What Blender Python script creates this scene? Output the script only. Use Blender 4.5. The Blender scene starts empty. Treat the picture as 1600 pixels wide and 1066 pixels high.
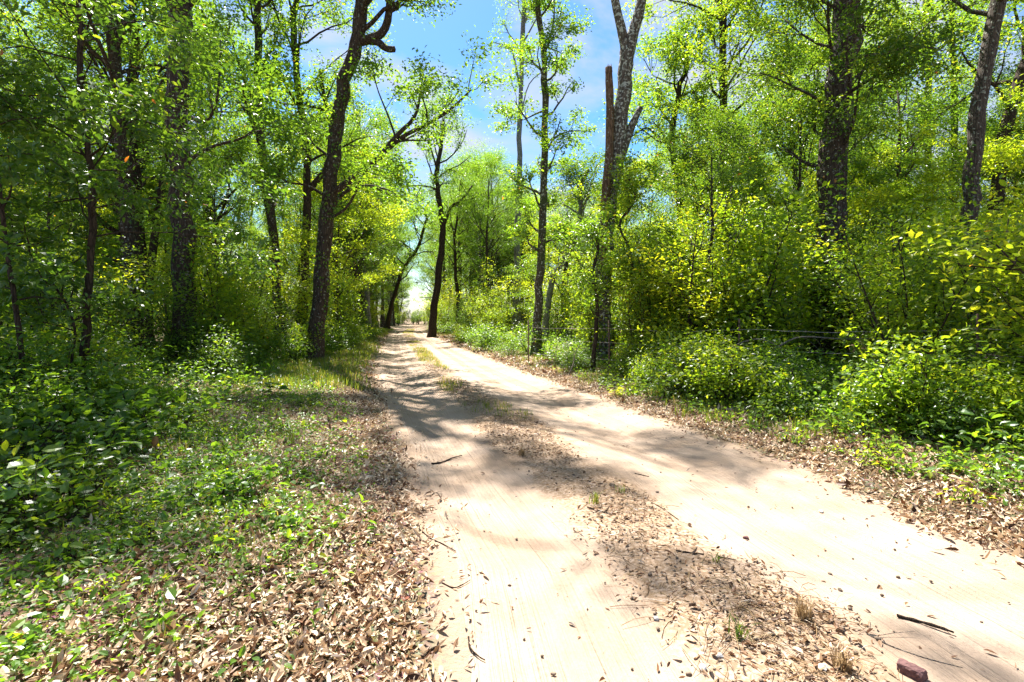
import bpy, math
import numpy as np
from mathutils import Vector

sc = bpy.context.scene
COL = sc.collection
RNG = np.random.default_rng(7)
TAU = 2 * math.pi
F_PX, CX, HZ, CAM_H = 800.0, 800.0, 495.0, 1.5     # survey of the place: 1 px = depth/800 m


# ------------------------------------------------------------------ helpers
def P(px, py, d):
    return np.array([(px - CX) / F_PX * d, d, CAM_H - (py - HZ) / F_PX * d])


def G(px, py):
    """ground point seen at px, py (flat ground)"""
    d = CAM_H * F_PX / (py - HZ)
    return (px - CX) / F_PX * d, d


def norm(a):
    a = np.asarray(a, float)
    return a / np.maximum(np.linalg.norm(a, axis=-1, keepdims=True), 1e-9)


def sstep(a, b, x):
    t = np.clip((np.asarray(x, float) - a) / (b - a), 0, 1)
    return t * t * (3 - 2 * t)


def noise2(x, y, s=1.0, seed=0):
    r = np.random.default_rng(100 + seed)
    o = 0
    for k in range(7):
        a = r.uniform(0, TAU)
        f = s * (0.6 + 0.45 * k)
        o = o + np.sin((x * math.cos(a) + y * math.sin(a)) * f + r.uniform(0, TAU)) / (1 + 0.35 * k)
    return o / 3.2


class Acc:
    """collects vertices and faces of ONE mesh"""
    def __init__(self):
        self.v, self.q, self.t, self.tint, self.n = [], [], [], [], 0

    def add(self, v, quads=None, tris=None, tint=None):
        v = np.asarray(v, np.float32)
        if quads is not None and len(quads):
            self.q.append(np.asarray(quads, np.int32) + self.n)
        if tris is not None and len(tris):
            self.t.append(np.asarray(tris, np.int32) + self.n)
        self.tint.append(np.zeros(len(v), np.float32) if tint is None else np.asarray(tint, np.float32))
        self.v.append(v)
        self.n += len(v)

    def mesh(self, name, mat, smooth=True, attrs=None):
        me = bpy.data.meshes.new(name)
        V = np.concatenate(self.v) if self.v else np.zeros((0, 3), np.float32)
        Q = np.concatenate(self.q) if self.q else np.zeros((0, 4), np.int32)
        T = np.concatenate(self.t) if self.t else np.zeros((0, 3), np.int32)
        me.vertices.add(len(V))
        me.vertices.foreach_set('co', V.ravel())
        me.loops.add(Q.size + T.size)
        me.loops.foreach_set('vertex_index', np.concatenate([Q.ravel(), T.ravel()]).astype(np.int32))
        me.polygons.add(len(Q) + len(T))
        st = np.concatenate([np.arange(len(Q)) * 4, Q.size + np.arange(len(T)) * 3]).astype(np.int32)
        me.polygons.foreach_set('loop_start', st)
        me.polygons.foreach_set('use_smooth', np.full(len(st), smooth, bool))
        a = me.attributes.new('tint', 'FLOAT', 'POINT')
        a.data.foreach_set('value', np.concatenate(self.tint))
        for k, val in (attrs or {}).items():
            b = me.attributes.new(k, 'FLOAT', 'POINT')
            b.data.foreach_set('value', np.asarray(val, np.float32))
        me.materials.append(mat)
        me.update(calc_edges=True)
        return me


def link(name, me, parent=None):
    o = bpy.data.objects.new(name, me)
    COL.objects.link(o)
    if parent is not None:
        o.parent = parent
    return o


def tag(o, label=None, cat=None, group=None, kind=None):
    for k, v in (('label', label), ('category', cat), ('group', group), ('kind', kind)):
        if v:
            o[k] = v
    return o


def empty(name, loc, label, cat, group=None, rz=0.0, s=1.0):
    o = bpy.data.objects.new(name, None)
    COL.objects.link(o)
    o.empty_display_size = 0.2
    o.location = loc
    o.rotation_euler = (0, 0, rz)
    o.scale = (s, s, s) if not hasattr(s, '__len__') else s
    return tag(o, label, cat, group)


def copy_thing(src, loc, rz, s, label, group):
    c = src.copy()
    COL.objects.link(c)
    c.location = loc
    c.rotation_euler = (0, 0, rz)
    c.scale = (s, s, s) if not hasattr(s, '__len__') else s
    c['label'] = label
    c['group'] = group
    for ch in src.children:
        k = ch.copy()
        COL.objects.link(k)
        k.parent = c
    return c


def tube(acc, pts, rad, seg=6, rough=0.0, rng=None, cap=True, tint=0.0):
    pts = np.asarray(pts, float)
    n = len(pts)
    rad = np.broadcast_to(np.asarray(rad, float), (n,))
    tan = norm(np.gradient(pts, axis=0))
    ref = np.array([0.31, 0.95, 0.05]) if abs(tan[:, 1]).mean() < 0.7 else np.array([0.95, 0.1, 0.31])
    u = norm(np.cross(tan, ref))
    w = np.cross(tan, u)
    a = np.arange(seg) / seg * TAU
    rr = rad[:, None] * np.ones(seg)
    if rough and rng is not None:
        col = rng.normal(0, rough * 0.6, seg)[None, :]
        rr = rr * (1 + col + rng.normal(0, rough * 0.6, (n, seg)))
    v = pts[:, None, :] + rr[..., None] * (np.cos(a)[None, :, None] * u[:, None, :] + np.sin(a)[None, :, None] * w[:, None, :])
    i = np.arange(n - 1)[:, None] * seg
    j = np.arange(seg)[None, :]
    k = (j + 1) % seg
    q = np.stack([i + j, i + k, i + seg + k, i + seg + j], -1).reshape(-1, 4)
    v = v.reshape(-1, 3)
    t = None
    if cap:
        v = np.vstack([v, pts[-1:] + tan[-1:] * rad[-1] * 0.35])
        b = (n - 1) * seg
        t = np.stack([b + np.arange(seg), b + (np.arange(seg) + 1) % seg, np.full(seg, n * seg)], -1)
    acc.add(v, q, t, np.full(len(v), tint))


def spline(pts, n):
    """smooth resample of control points (Catmull-Rom)"""
    p = np.asarray(pts, float)
    p = np.vstack([2 * p[0] - p[1], p, 2 * p[-1] - p[-2]])
    m = len(p) - 3
    out = []
    for s in np.linspace(0, m - 1e-6, n):
        i = int(s)
        t = s - i
        a, b, c, d = p[i:i + 4]
        out.append(0.5 * (2 * b + (c - a) * t + (2 * a - 5 * b + 4 * c - d) * t * t + (3 * b - a - 3 * c + d) * t ** 3))
    return np.array(out)


# ---- leaves: many leaf-sized folded blades in one array
def leaf_frames(D, N):
    D = norm(D)
    S = norm(np.cross(D, N))
    U = np.cross(S, D)
    return D, S, U


def leaves_lo(acc, Pt, D, N, L, W, tint):
    D, S, U = leaf_frames(D, N)
    L, W = L[:, None], W[:, None]
    base = Pt
    tip = Pt + D * L - U * L * 0.12
    m = Pt + D * L * 0.45
    l = m + S * W * 0.5 + U * W * 0.18
    r = m - S * W * 0.5 + U * W * 0.18
    v = np.stack([base, r, tip, l], 1).reshape(-1, 3)
    i = np.arange(len(Pt))[:, None] * 4
    acc.add(v, None, np.concatenate([i + [[0, 1, 2]], i + [[0, 2, 3]]]), np.repeat(tint, 4))


def leaves_hi(acc, Pt, D, N, L, W, tint, curl=0.25, fold=0.2, shape=(0.85, 0.8)):
    D, S, U = leaf_frames(D, N)
    n = len(Pt)
    curl = np.broadcast_to(np.asarray(curl, float), (n,))[:, None]
    fold = np.broadcast_to(np.asarray(fold, float), (n,))[:, None]
    L, W = L[:, None], W[:, None]

    def pt(s, side):
        wid = {0: 0, 1: shape[0], 2: shape[1], 3: 0}[s]
        t = (0, 0.3, 0.64, 1.0)[s]
        return Pt + D * L * t - U * L * curl * t * t + side * S * W * 0.5 * wid + abs(side) * U * W * fold
    v = np.stack([pt(0, 0), pt(1, 1), pt(1, 0), pt(1, -1), pt(2, 1), pt(2, 0), pt(2, -1), pt(3, 0)], 1).reshape(-1, 3)
    i = np.arange(n)[:, None] * 8
    q = np.concatenate([i + [[1, 2, 5, 4]], i + [[2, 3, 6, 5]]])
    t = np.concatenate([i + [[0, 2, 1]], i + [[0, 3, 2]], i + [[4, 5, 7]], i + [[5, 6, 7]]])
    acc.add(v, q, t, np.repeat(tint, 8))


# ------------------------------------------------------------------ materials
def new_mat(name):
    m = bpy.data.materials.new(name)
    m.use_nodes = True
    nt = m.node_tree
    for n in list(nt.nodes):
        nt.nodes.remove(n)
    out = nt.nodes.new('ShaderNodeOutputMaterial')
    return m, nt, out


def nd(nt, t, **kw):
    n = nt.nodes.new('ShaderNode' + t)
    for k, v in kw.items():
        if k in n.inputs:
            n.inputs[k].default_value = v
        else:
            setattr(n, k, v)
    return n


def ramp(nt, stops, interp='LINEAR'):
    r = nt.nodes.new('ShaderNodeValToRGB')
    r.color_ramp.interpolation = interp
    e = r.color_ramp.elements
    while len(e) < len(stops):
        e.new(0.5)
    for k, (p, c) in enumerate(stops):
        e[k].position = p
        e[k].color = (*c, 1)
    return r


def mixc(nt, fac, a, b, blend='MIX'):
    m = nt.nodes.new('ShaderNodeMix')
    m.data_type = 'RGBA'
    m.blend_type = blend
    for key, val in (('Factor', fac), ('A', a), ('B', b)):
        s = [i for i in m.inputs if i.name == key and (i.type == 'RGBA' if key != 'Factor' else i.type == 'VALUE')][0]
        if hasattr(val, 'links') or hasattr(val, 'is_linked'):
            nt.links.new(val, s)
        else:
            s.default_value = val if key == 'Factor' else (*val, 1)
    return [o for o in m.outputs if o.type == 'RGBA'][0]


def leaf_mat(name, stops, trans=0.48, tcol=(2.55, 2.25, 0.8), spec=0.5, rough=0.36):
    m, nt, out = new_mat(name)
    at = nd(nt, 'Attribute', attribute_name='tint')
    oi = nd(nt, 'ObjectInfo')
    ad = nd(nt, 'Math', operation='MULTIPLY_ADD')
    nt.links.new(oi.outputs['Random'], ad.inputs[0])
    ad.inputs[1].default_value = 0.16
    sub = nd(nt, 'Math', operation='ADD')
    nt.links.new(at.outputs['Fac'], ad.inputs[2])
    nt.links.new(ad.outputs[0], sub.inputs[0])
    sub.inputs[1].default_value = -0.08
    r = ramp(nt, stops)
    nt.links.new(sub.outputs[0], r.inputs[0])
    p = nd(nt, 'BsdfPrincipled', Roughness=rough)
    p.inputs['Specular IOR Level'].default_value = spec
    nt.links.new(r.outputs[0], p.inputs['Base Color'])
    tr = nd(nt, 'BsdfTranslucent')
    tc = mixc(nt, 1.0, r.outputs[0], tcol, 'MULTIPLY')
    nt.links.new(tc, tr.inputs['Color'])
    mx = nd(nt, 'MixShader')
    mx.inputs[0].default_value = trans
    nt.links.new(p.outputs[0], mx.inputs[1])
    nt.links.new(tr.outputs[0], mx.inputs[2])
    nt.links.new(mx.outputs[0], out.inputs[0])
    return m


M = {}
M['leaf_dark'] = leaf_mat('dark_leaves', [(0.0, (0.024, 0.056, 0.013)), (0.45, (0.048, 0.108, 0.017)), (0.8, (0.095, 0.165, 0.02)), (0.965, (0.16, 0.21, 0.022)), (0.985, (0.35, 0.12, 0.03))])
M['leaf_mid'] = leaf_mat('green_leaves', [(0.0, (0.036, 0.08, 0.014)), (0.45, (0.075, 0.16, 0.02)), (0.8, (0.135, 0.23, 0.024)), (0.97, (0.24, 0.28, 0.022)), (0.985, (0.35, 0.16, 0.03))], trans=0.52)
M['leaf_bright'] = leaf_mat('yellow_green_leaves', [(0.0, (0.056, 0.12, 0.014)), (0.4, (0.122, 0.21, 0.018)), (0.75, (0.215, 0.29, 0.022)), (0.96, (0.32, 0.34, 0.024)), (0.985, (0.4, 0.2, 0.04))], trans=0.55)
M['grass'] = leaf_mat('grass_blades', [(0.0, (0.04, 0.08, 0.015)), (0.5, (0.09, 0.15, 0.02)), (0.8, (0.17, 0.2, 0.035)), (1.0, (0.33, 0.27, 0.12))], trans=0.4)
M['straw'] = leaf_mat('dry_grass', [(0.0, (0.18, 0.10, 0.045)), (0.5, (0.32, 0.21, 0.10)), (1.0, (0.5, 0.38, 0.2))], trans=0.2, tcol=(1, 1, 0.9))
M['litter'] = leaf_mat('dry_leaves', [(0.0, (0.045, 0.022, 0.011)), (0.15, (0.15, 0.065, 0.027)), (0.4, (0.3, 0.19, 0.105)), (0.65, (0.49, 0.355, 0.22)), (1.0, (0.68, 0.565, 0.41))], trans=0.12, tcol=(1.2, 1.0, 0.8), spec=0.3, rough=0.5)


def bark_mat(name, dark, light, lichen=0.0, scale=1.0, lich_col=(0.42, 0.43, 0.37), moss=0.0):
    m, nt, out = new_mat(name)
    g = nd(nt, 'NewGeometry')
    mp = nd(nt, 'Mapping')
    mp.inputs['Scale'].default_value = (9 * scale, 9 * scale, 2.2 * scale)
    nt.links.new(g.outputs['Position'], mp.inputs[0])
    n1 = nd(nt, 'TexNoise', Scale=2.2, Detail=8.0, Roughness=0.68)
    nt.links.new(mp.outputs[0], n1.inputs['Vector'])
    vo = nd(nt, 'TexVoronoi', Scale=1.7, feature='DISTANCE_TO_EDGE')
    nt.links.new(mp.outputs[0], vo.inputs['Vector'])
    r = ramp(nt, [(0.3, dark), (0.7, light)])
    nt.links.new(n1.outputs[0], r.inputs[0])
    cr = ramp(nt, [(0.0, (0.35, 0.35, 0.35)), (0.18, (1, 1, 1))])
    nt.links.new(vo.outputs['Distance'], cr.inputs[0])
    col = mixc(nt, 0.8, r.outputs[0], cr.outputs[0], 'MULTIPLY')
    if moss:
        n3 = nd(nt, 'TexNoise', Scale=1.3, Detail=5.0)
        nt.links.new(g.outputs['Position'], n3.inputs['Vector'])
        mr = ramp(nt, [(0.5, (0, 0, 0)), (0.62, (moss, moss, moss))])
        nt.links.new(n3.outputs[0], mr.inputs[0])
        col = mixc(nt, mr.outputs[0], col, (0.06, 0.085, 0.03))
    if lichen:
        n2 = nd(nt, 'TexNoise', Scale=13.0, Detail=4.0, Roughness=0.55)
        nt.links.new(g.outputs['Position'], n2.inputs['Vector'])
        lo = 0.66 - 0.12 * lichen
        lr = ramp(nt, [(lo, (0, 0, 0)), (lo + 0.035, (1, 1, 1))])
        nt.links.new(n2.outputs[0], lr.inputs[0])
        col = mixc(nt, lr.outputs[0], col, lich_col)
    p = nd(nt, 'BsdfPrincipled', Roughness=0.9)
    p.inputs['Specular IOR Level'].default_value = 0.15
    nt.links.new(col, p.inputs['Base Color'])
    b = nd(nt, 'Bump', Strength=0.9, Distance=0.04)
    hm = nd(nt, 'Math', operation='MULTIPLY')
    nt.links.new(n1.outputs[0], hm.inputs[0])
    nt.links.new(cr.outputs[0], hm.inputs[1])
    nt.links.new(hm.outputs[0], b.inputs['Height'])
    nt.links.new(b.outputs[0], p.inputs['Normal'])
    nt.links.new(p.outputs[0], out.inputs[0])
    return m


M['bark'] = bark_mat('dark_bark', (0.035, 0.024, 0.018), (0.11, 0.08, 0.06), 0.42, 1.0, (0.23, 0.235, 0.2))
M['bark_plain'] = bark_mat('brown_bark', (0.03, 0.02, 0.014), (0.10, 0.07, 0.05), 0.0, 1.4)
M['bark_lichen'] = bark_mat('lichen_bark', (0.07, 0.055, 0.045), (0.2, 0.165, 0.13), 1.05)
M['bark_mottled'] = bark_mat('mottled_bark', (0.05, 0.038, 0.03), (0.16, 0.125, 0.095), 0.5, 1.0, (0.3, 0.31, 0.25))
M['bark_red'] = bark_mat('reddish_bark', (0.09, 0.052, 0.032), (0.27, 0.165, 0.1), 0.35)
M['bark_grey'] = bark_mat('grey_bark', (0.15, 0.14, 0.13), (0.33, 0.31, 0.29), 0.5)
M['bark_moss'] = bark_mat('mossy_bark', (0.06, 0.05, 0.035), (0.16, 0.135, 0.095), 0.7, 1.2, moss=0.7)
M['dead_wood'] = bark_mat('dead_wood', (0.16, 0.13, 0.10), (0.4, 0.35, 0.29), 0.0, 3.0)
M['stick'] = bark_mat('dark_stick', (0.03, 0.02, 0.014), (0.11, 0.075, 0.05), 0.0, 6.0)


def simple_mat(name, c1, c2, scale=20.0, rough=0.9, bump=0.5, dist=0.004):
    m, nt, out = new_mat(name)
    tcn = nd(nt, 'TexCoord')
    n = nd(nt, 'TexNoise', Scale=scale, Detail=7.0, Roughness=0.65)
    nt.links.new(tcn.outputs['Object'], n.inputs['Vector'])
    r = ramp(nt, [(0.32, c1), (0.68, c2)])
    nt.links.new(n.outputs[0], r.inputs[0])
    p = nd(nt, 'BsdfPrincipled', Roughness=rough)
    nt.links.new(r.outputs[0], p.inputs['Base Color'])
    b = nd(nt, 'Bump', Strength=bump, Distance=dist)
    nt.links.new(n.outputs[0], b.inputs['Height'])
    nt.links.new(b.outputs[0], p.inputs['Normal'])
    nt.links.new(p.outputs[0], out.inputs[0])
    return m


M['brick'] = simple_mat('red_brick', (0.08, 0.034, 0.03), (0.17, 0.083, 0.075), 60, 0.92, 0.7)
M['stone_white'] = simple_mat('pale_stone', (0.55, 0.5, 0.4), (0.75, 0.7, 0.6), 50)
M['stone_grey'] = simple_mat('grey_stone', (0.22, 0.21, 0.2), (0.42, 0.4, 0.38), 50)
M['crumb'] = simple_mat('dark_crumbs', (0.06, 0.04, 0.025), (0.22, 0.16, 0.11), 30)
M['wire'] = simple_mat('weathered_wire', (0.25, 0.2, 0.17), (0.42, 0.38, 0.34), 30, 0.6)
M['rust'] = simple_mat('rusty_post', (0.09, 0.05, 0.035), (0.2, 0.12, 0.08), 30, 0.85)


# ------------------------------------------------------------------ the road and the ground
def edge(pix):
    pts = sorted(((G(*p)[1], G(*p)[0]) for p in pix))
    ys, xs = np.array(pts).T

    def f(y):
        y = np.asarray(y, float)
        e = np.interp(y, ys, xs)
        lo = xs[0] + (y - ys[0]) * -0.16
        hi = xs[-1] + (y - ys[-1]) * -0.17
        return np.where(y < ys[0], lo, np.where(y > ys[-1], hi, e))
    return f


XL = edge([(688, 1066), (690, 960), (690, 880), (660, 800), (643, 740), (629, 690), (613, 645), (592, 600), (588, 570), (596, 545), (604, 530), (613, 520), (622, 510)])
XR = edge([(1790, 960), (1600, 882), (1400, 800), (1250, 735), (1100, 680), (1000, 645), (930, 620), (860, 596), (800, 575), (752, 556), (722, 545), (692, 532), (668, 522), (650, 510)])
SL = edge([(1085, 1066), (1015, 960), (960, 900), (920, 850), (872, 800), (822, 750), (775, 700), (730, 650), (690, 610), (668, 580), (652, 560), (637, 540), (628, 520)])
SR = edge([(1390, 1066), (1300, 960), (1195, 900), (1115, 850), (1050, 800), (975, 750), (895, 700), (832, 650), (745, 610), (703, 580), (684, 560), (661, 540), (645, 520)])


def height(x, y):
    x, y = np.asarray(x, float), np.asarray(y, float)
    xl, xr = XL(y), XR(y)
    dl, dr = xl - x, x - xr
    off = np.maximum(np.maximum(dl, dr), 0)
    h = 0.10 * sstep(0, 1.2, off) + 0.22 * sstep(1.2, 6, off) * (0.6 + 0.5 * noise2(x, y, 0.25, 1))
    h = h + 0.02 * noise2(x, y, 2.1, 2) * sstep(-0.2, 1, off) + 0.25 * noise2(x, y, 0.12, 3) * sstep(6, 25, off)
    h = h + 0.018 * noise2(x, y, 6.0, 14) * sstep(0.0, 0.6, off)
    sl, sr = SL(y), SR(y)
    inside = (x > xl) & (x < xr)
    # wheel ruts: shallow troughs either side of the raised centre strip
    tl = np.clip((x - xl) / np.maximum(sl - xl, 0.1), 0, 1)
    tr = np.clip((x - sr) / np.maximum(xr - sr, 0.1), 0, 1)
    rut = -0.055 * (np.sin(tl * math.pi) ** 2 * (x < sl) + np.sin(tr * math.pi) ** 2 * (x > sr))
    mid = 0.02 * np.sin(np.clip((x - sl) / np.maximum(sr - sl, 0.1), 0, 1) * math.pi)
    h = h + np.where(inside, rut + mid, 0)
    return h + 0.006 * noise2(x, y, 5.0, 4)


def graded(lo, a, b, hi, step, grow=1.12):
    c = list(np.arange(a, b, step))
    s, x = step, b
    while x < hi:
        c.append(x)
        s *= grow
        x += s
    c.append(hi)
    s, x = step, a
    left = []
    while True:
        s *= grow
        x -= s
        if x <= lo:
            break
        left.append(x)
    return np.array([lo] + left[::-1] + c)


def grid_faces(ny, nx):
    i = np.arange(ny - 1)[:, None] * nx + np.arange(nx - 1)[None, :]
    return np.stack([i, i + 1, i + nx + 1, i + nx], -1).reshape(-1, 4)


# ground sheet
gx = graded(-400, -6, 6, 400, 0.06, 1.09)
gy = graded(-120, 1.0, 14, 600, 0.06, 1.07)
X, Y = np.meshgrid(gx, gy)
Z = height(X, Y)
inn = np.minimum(X - XL(Y), XR(Y) - X)
Z = Z - 0.07 * sstep(0.12, 0.45, inn)
acc = Acc()
acc.add(np.stack([X, Y, Z], -1).reshape(-1, 3), grid_faces(len(gy), len(gx)))


def ground_mat():
    m, nt, out = new_mat('forest_floor')
    g = nd(nt, 'NewGeometry')
    n1 = nd(nt, 'TexNoise', Scale=26.0, Detail=8.0, Roughness=0.7)
    n2 = nd(nt, 'TexNoise', Scale=1.1, Detail=4.0)
    vo = nd(nt, 'TexVoronoi', Scale=30.0)
    for n in (n1, n2, vo):
        nt.links.new(g.outputs['Position'], n.inputs['Vector'])
    r = ramp(nt, [(0.3, (0.05, 0.032, 0.02)), (0.5, (0.15, 0.1, 0.065)), (0.72, (0.34, 0.26, 0.18))])
    nt.links.new(n1.outputs[0], r.inputs[0])
    c = mixc(nt, 0.45, r.outputs[0], vo.outputs['Color'], 'SOFT_LIGHT')
    r2 = ramp(nt, [(0.45, (0, 0, 0)), (0.6, (0.65, 0.65, 0.65))])
    nt.links.new(n2.outputs[0], r2.inputs[0])
    c = mixc(nt, r2.outputs[0], c, (0.06, 0.075, 0.025))
    at = nd(nt, 'Attribute', attribute_name='sand')
    c = mixc(nt, at.outputs['Fac'], c, (0.345, 0.245, 0.172))
    p = nd(nt, 'BsdfPrincipled', Roughness=0.95)
    p.inputs['Specular IOR Level'].default_value = 0.1
    nt.links.new(c, p.inputs['Base Color'])
    b = nd(nt, 'Bump', Strength=0.8, Distance=0.03)
    nt.links.new(n1.outputs[0], b.inputs['Height'])
    nt.links.new(b.outputs[0], p.inputs['Normal'])
    nt.links.new(p.outputs[0], out.inputs[0])
    return m


off = np.maximum(XL(Y) - X, X - XR(Y)) + 0.10 * noise2(X, Y, 4.5, 5)
sand = (1 - sstep(-0.05, 0.22, off)).ravel()
tag(link('ground', acc.mesh('ground', ground_mat(), attrs={'sand': sand})), kind='structure')

# the sandy road: its own sheet a little proud of the ground, ragged edges running under the verge
ry = graded(-25, 1.0, 12, 150, 0.035, 1.035)
rt = np.linspace(0, 1, 161)
RY, RT = np.meshgrid(ry, rt, indexing='ij')
xl, xr = XL(RY), XR(RY)
jl = 0.10 * noise2(RY * 0 + 3, RY, 3.3, 51) + 0.05 * noise2(RY * 0, RY, 13, 52)
jr = 0.10 * noise2(RY * 0 + 9, RY, 3.3, 53) + 0.05 * noise2(RY * 0, RY, 13, 54)
RX = xl + jl + (xr + jr - xl - jl) * RT
ed = np.minimum(RX - xl - jl, xr + jr - RX)
RZ = height(RX, RY) + 0.012 * sstep(0.0, 0.25, ed) - 0.03 * (1 - sstep(0.0, 0.12, ed)) + 0.0035 * noise2(RX, RY, 21, 6)
# where the wheels ran: bands that carry tyre prints (fine relief comes from the material's bump)
sl, sr = SL(RY), SR(RY)
fade = np.clip(0.6 + 0.6 * noise2(RX, RY, 1.3, 7), 0.1, 1)
trk = 0 * RX
for c, a in ((xl + (sl - xl) * 0.55, 1.0), (xl + (sl - xl) * 0.85, 0.8), (xl + (sl - xl) * 0.25, 0.6), (sr + (xr - sr) * 0.35, 1.0), (sr + (xr - sr) * 0.62, 0.9)):
    trk = np.maximum(trk, a * (1 - sstep(0.1, 0.17, np.abs(RX - c))))
RZ = RZ - 0.008 * trk * fade
trk = trk * fade
strip = sstep(-0.12, 0.14, np.minimum(RX - sl, sr - RX) + 0.12 * noise2(RX, RY, 5.0, 8))
acc = Acc()
acc.add(np.stack([RX, RY, RZ], -1).reshape(-1, 3), grid_faces(len(ry), len(rt)))


def sand_mat():
    m, nt, out = new_mat('sand')
    g = nd(nt, 'NewGeometry')
    n1 = nd(nt, 'TexNoise', Scale=1.6, Detail=5.0, Roughness=0.55)
    n2 = nd(nt, 'TexNoise', Scale=70.0, Detail=6.0, Roughness=0.75)
    n3 = nd(nt, 'TexNoise', Scale=38.0, Detail=3.0, Roughness=0.6)
    vo = nd(nt, 'TexVoronoi', Scale=46.0)
    for n in (n1, n2, n3, vo):
        nt.links.new(g.outputs['Position'], n.inputs['Vector'])
    r = ramp(nt, [(0.35, (0.345, 0.245, 0.17)), (0.65, (0.41, 0.308, 0.23))])
    nt.links.new(n1.outputs[0], r.inputs[0])
    gr = ramp(nt, [(0.25, (0.78, 0.78, 0.78)), (0.6, (1.03, 1.03, 1.03))])
    nt.links.new(n2.outputs[0], gr.inputs[0])
    c = mixc(nt, 1.0, r.outputs[0], gr.outputs[0], 'MULTIPLY')
    sp = ramp(nt, [(0.07, (1, 1, 1)), (0.11, (0, 0, 0))])
    nt.links.new(vo.outputs['Distance'], sp.inputs[0])
    at = nd(nt, 'Attribute', attribute_name='strip')
    dens = nd(nt, 'Math', operation='MULTIPLY_ADD')
    nt.links.new(at.outputs['Fac'], dens.inputs[0])
    dens.inputs[1].default_value = 0.75
    dens.inputs[2].default_value = 0.12
    cell = nd(nt, 'Math', operation='LESS_THAN')
    sepc = nd(nt, 'SeparateColor')
    nt.links.new(vo.outputs['Color'], sepc.inputs[0])
    nt.links.new(sepc.outputs[0], cell.inputs[0])
    nt.links.new(dens.outputs[0], cell.inputs[1])
    mm = nd(nt, 'Math', operation='MULTIPLY')
    nt.links.new(sp.outputs[0], mm.inputs[0])
    nt.links.new(cell.outputs[0], mm.inputs[1])
    c = mixc(nt, mm.outputs[0], c, (0.12, 0.08, 0.05))
    sr_ = ramp(nt, [(0.38, (0, 0, 0)), (0.56, (0.85, 0.85, 0.85))])
    nt.links.new(n3.outputs[0], sr_.inputs[0])
    sm = nd(nt, 'Math', operation='MULTIPLY')
    nt.links.new(sr_.outputs[0], sm.inputs[0])
    nt.links.new(at.outputs['Fac'], sm.inputs[1])
    c = mixc(nt, sm.outputs[0], c, (0.2, 0.13, 0.075))
    p = nd(nt, 'BsdfPrincipled', Roughness=0.95)
    p.inputs['Specular IOR Level'].default_value = 0.1
    nt.links.new(c, p.inputs['Base Color'])
    b = nd(nt, 'Bump', Strength=0.5, Distance=0.008)
    nt.links.new(n2.outputs[0], b.inputs['Height'])
    # tyre prints: ribs along the road, slanting lugs across it
    ac, al, ak = [nd(nt, 'Attribute', attribute_name=k) for k in ('cross', 'along', 'trk')]

    def mth(op, a, b_, c_=None):
        n = nd(nt, 'Math', operation=op)
        for i, v in enumerate((a, b_, c_)):
            if v is None:
                continue
            if hasattr(v, 'is_linked'):
                nt.links.new(v, n.inputs[i])
            else:
                n.inputs[i].default_value = v
        return n.outputs[0]
    rib = mth('SINE', mth('MULTIPLY', ac.outputs['Fac'], 150.0), 0)
    lug = mth('SINE', mth('MULTIPLY_ADD', al.outputs['Fac'], 125.0, mth('MULTIPLY', mth('SINE', mth('MULTIPLY', ac.outputs['Fac'], 38.0), 0), 4.0)), 0)
    tr_ = mth('MULTIPLY', mth('ADD', mth('MULTIPLY', mth('LESS_THAN', rib, -0.45), -0.8), mth('MULTIPLY', mth('GREATER_THAN', lug, 0.6), -0.7)), ak.outputs['Fac'])
    cv = nd(nt, 'CombineXYZ')
    nt.links.new(mth('MULTIPLY', ac.outputs['Fac'], 42.0), cv.inputs[0])
    nt.links.new(mth('MULTIPLY', al.outputs['Fac'], 0.7), cv.inputs[1])
    stn = nd(nt, 'TexNoise', Scale=1.0, Detail=4.0)
    nt.links.new(cv.outputs[0], stn.inputs['Vector'])
    hh = mth('ADD', mth('MULTIPLY', tr_, 0.8), mth('MULTIPLY', mth('MULTIPLY', stn.outputs[0], 1.1), mth('SUBTRACT', 1.0, at.outputs['Fac'])))
    b2 = nd(nt, 'Bump', Strength=1.0, Distance=0.03)
    nt.links.new(hh, b2.inputs['Height'])
    nt.links.new(b.outputs[0], b2.inputs['Normal'])
    nt.links.new(b2.outputs[0], p.inputs['Normal'])
    nt.links.new(p.outputs[0], out.inputs[0])
    return m


tag(link('sandy_road', acc.mesh('sandy_road', sand_mat(), attrs={'strip': strip.ravel(), 'trk': trk.ravel(), 'cross': (RX - np.where(RX < (sl + sr) / 2, xl, xr)).ravel(), 'along': RY.ravel()})), kind='structure')


def surf(x, y):
    x, y = np.asarray(x, float), np.asarray(y, float)
    e = np.minimum(x - XL(y), XR(y) - x)
    return height(x, y) + np.where(e > 0, 0.012 * sstep(0, 0.25, e), 0)


# ------------------------------------------------------------------ growing trees
def path(rng, p, d, L, n=5, up=0.1, wob=0.18):
    pts = [np.array(p, float)]
    d = norm(d)
    for _ in range(n - 1):
        d = norm(d + rng.normal(0, wob, 3) + np.array([0, 0, up]))
        pts.append(pts[-1] + d * L / (n - 1))
    return np.array(pts)


def side_dir(rng, t, ang):
    r = norm(np.cross(t, rng.normal(0, 1, 3)))
    return norm(t * math.cos(ang) + r * math.sin(ang))


def branch(rng, wood, cl, p, d, L, r, lev, sp):
    n = 6 if lev == 0 else 4
    pts = path(rng, p, d, L, n, sp.get('up', 0.1), sp.get('wob', 0.2))
    branch_on(rng, wood, cl, pts, r, L, lev, sp)


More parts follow.
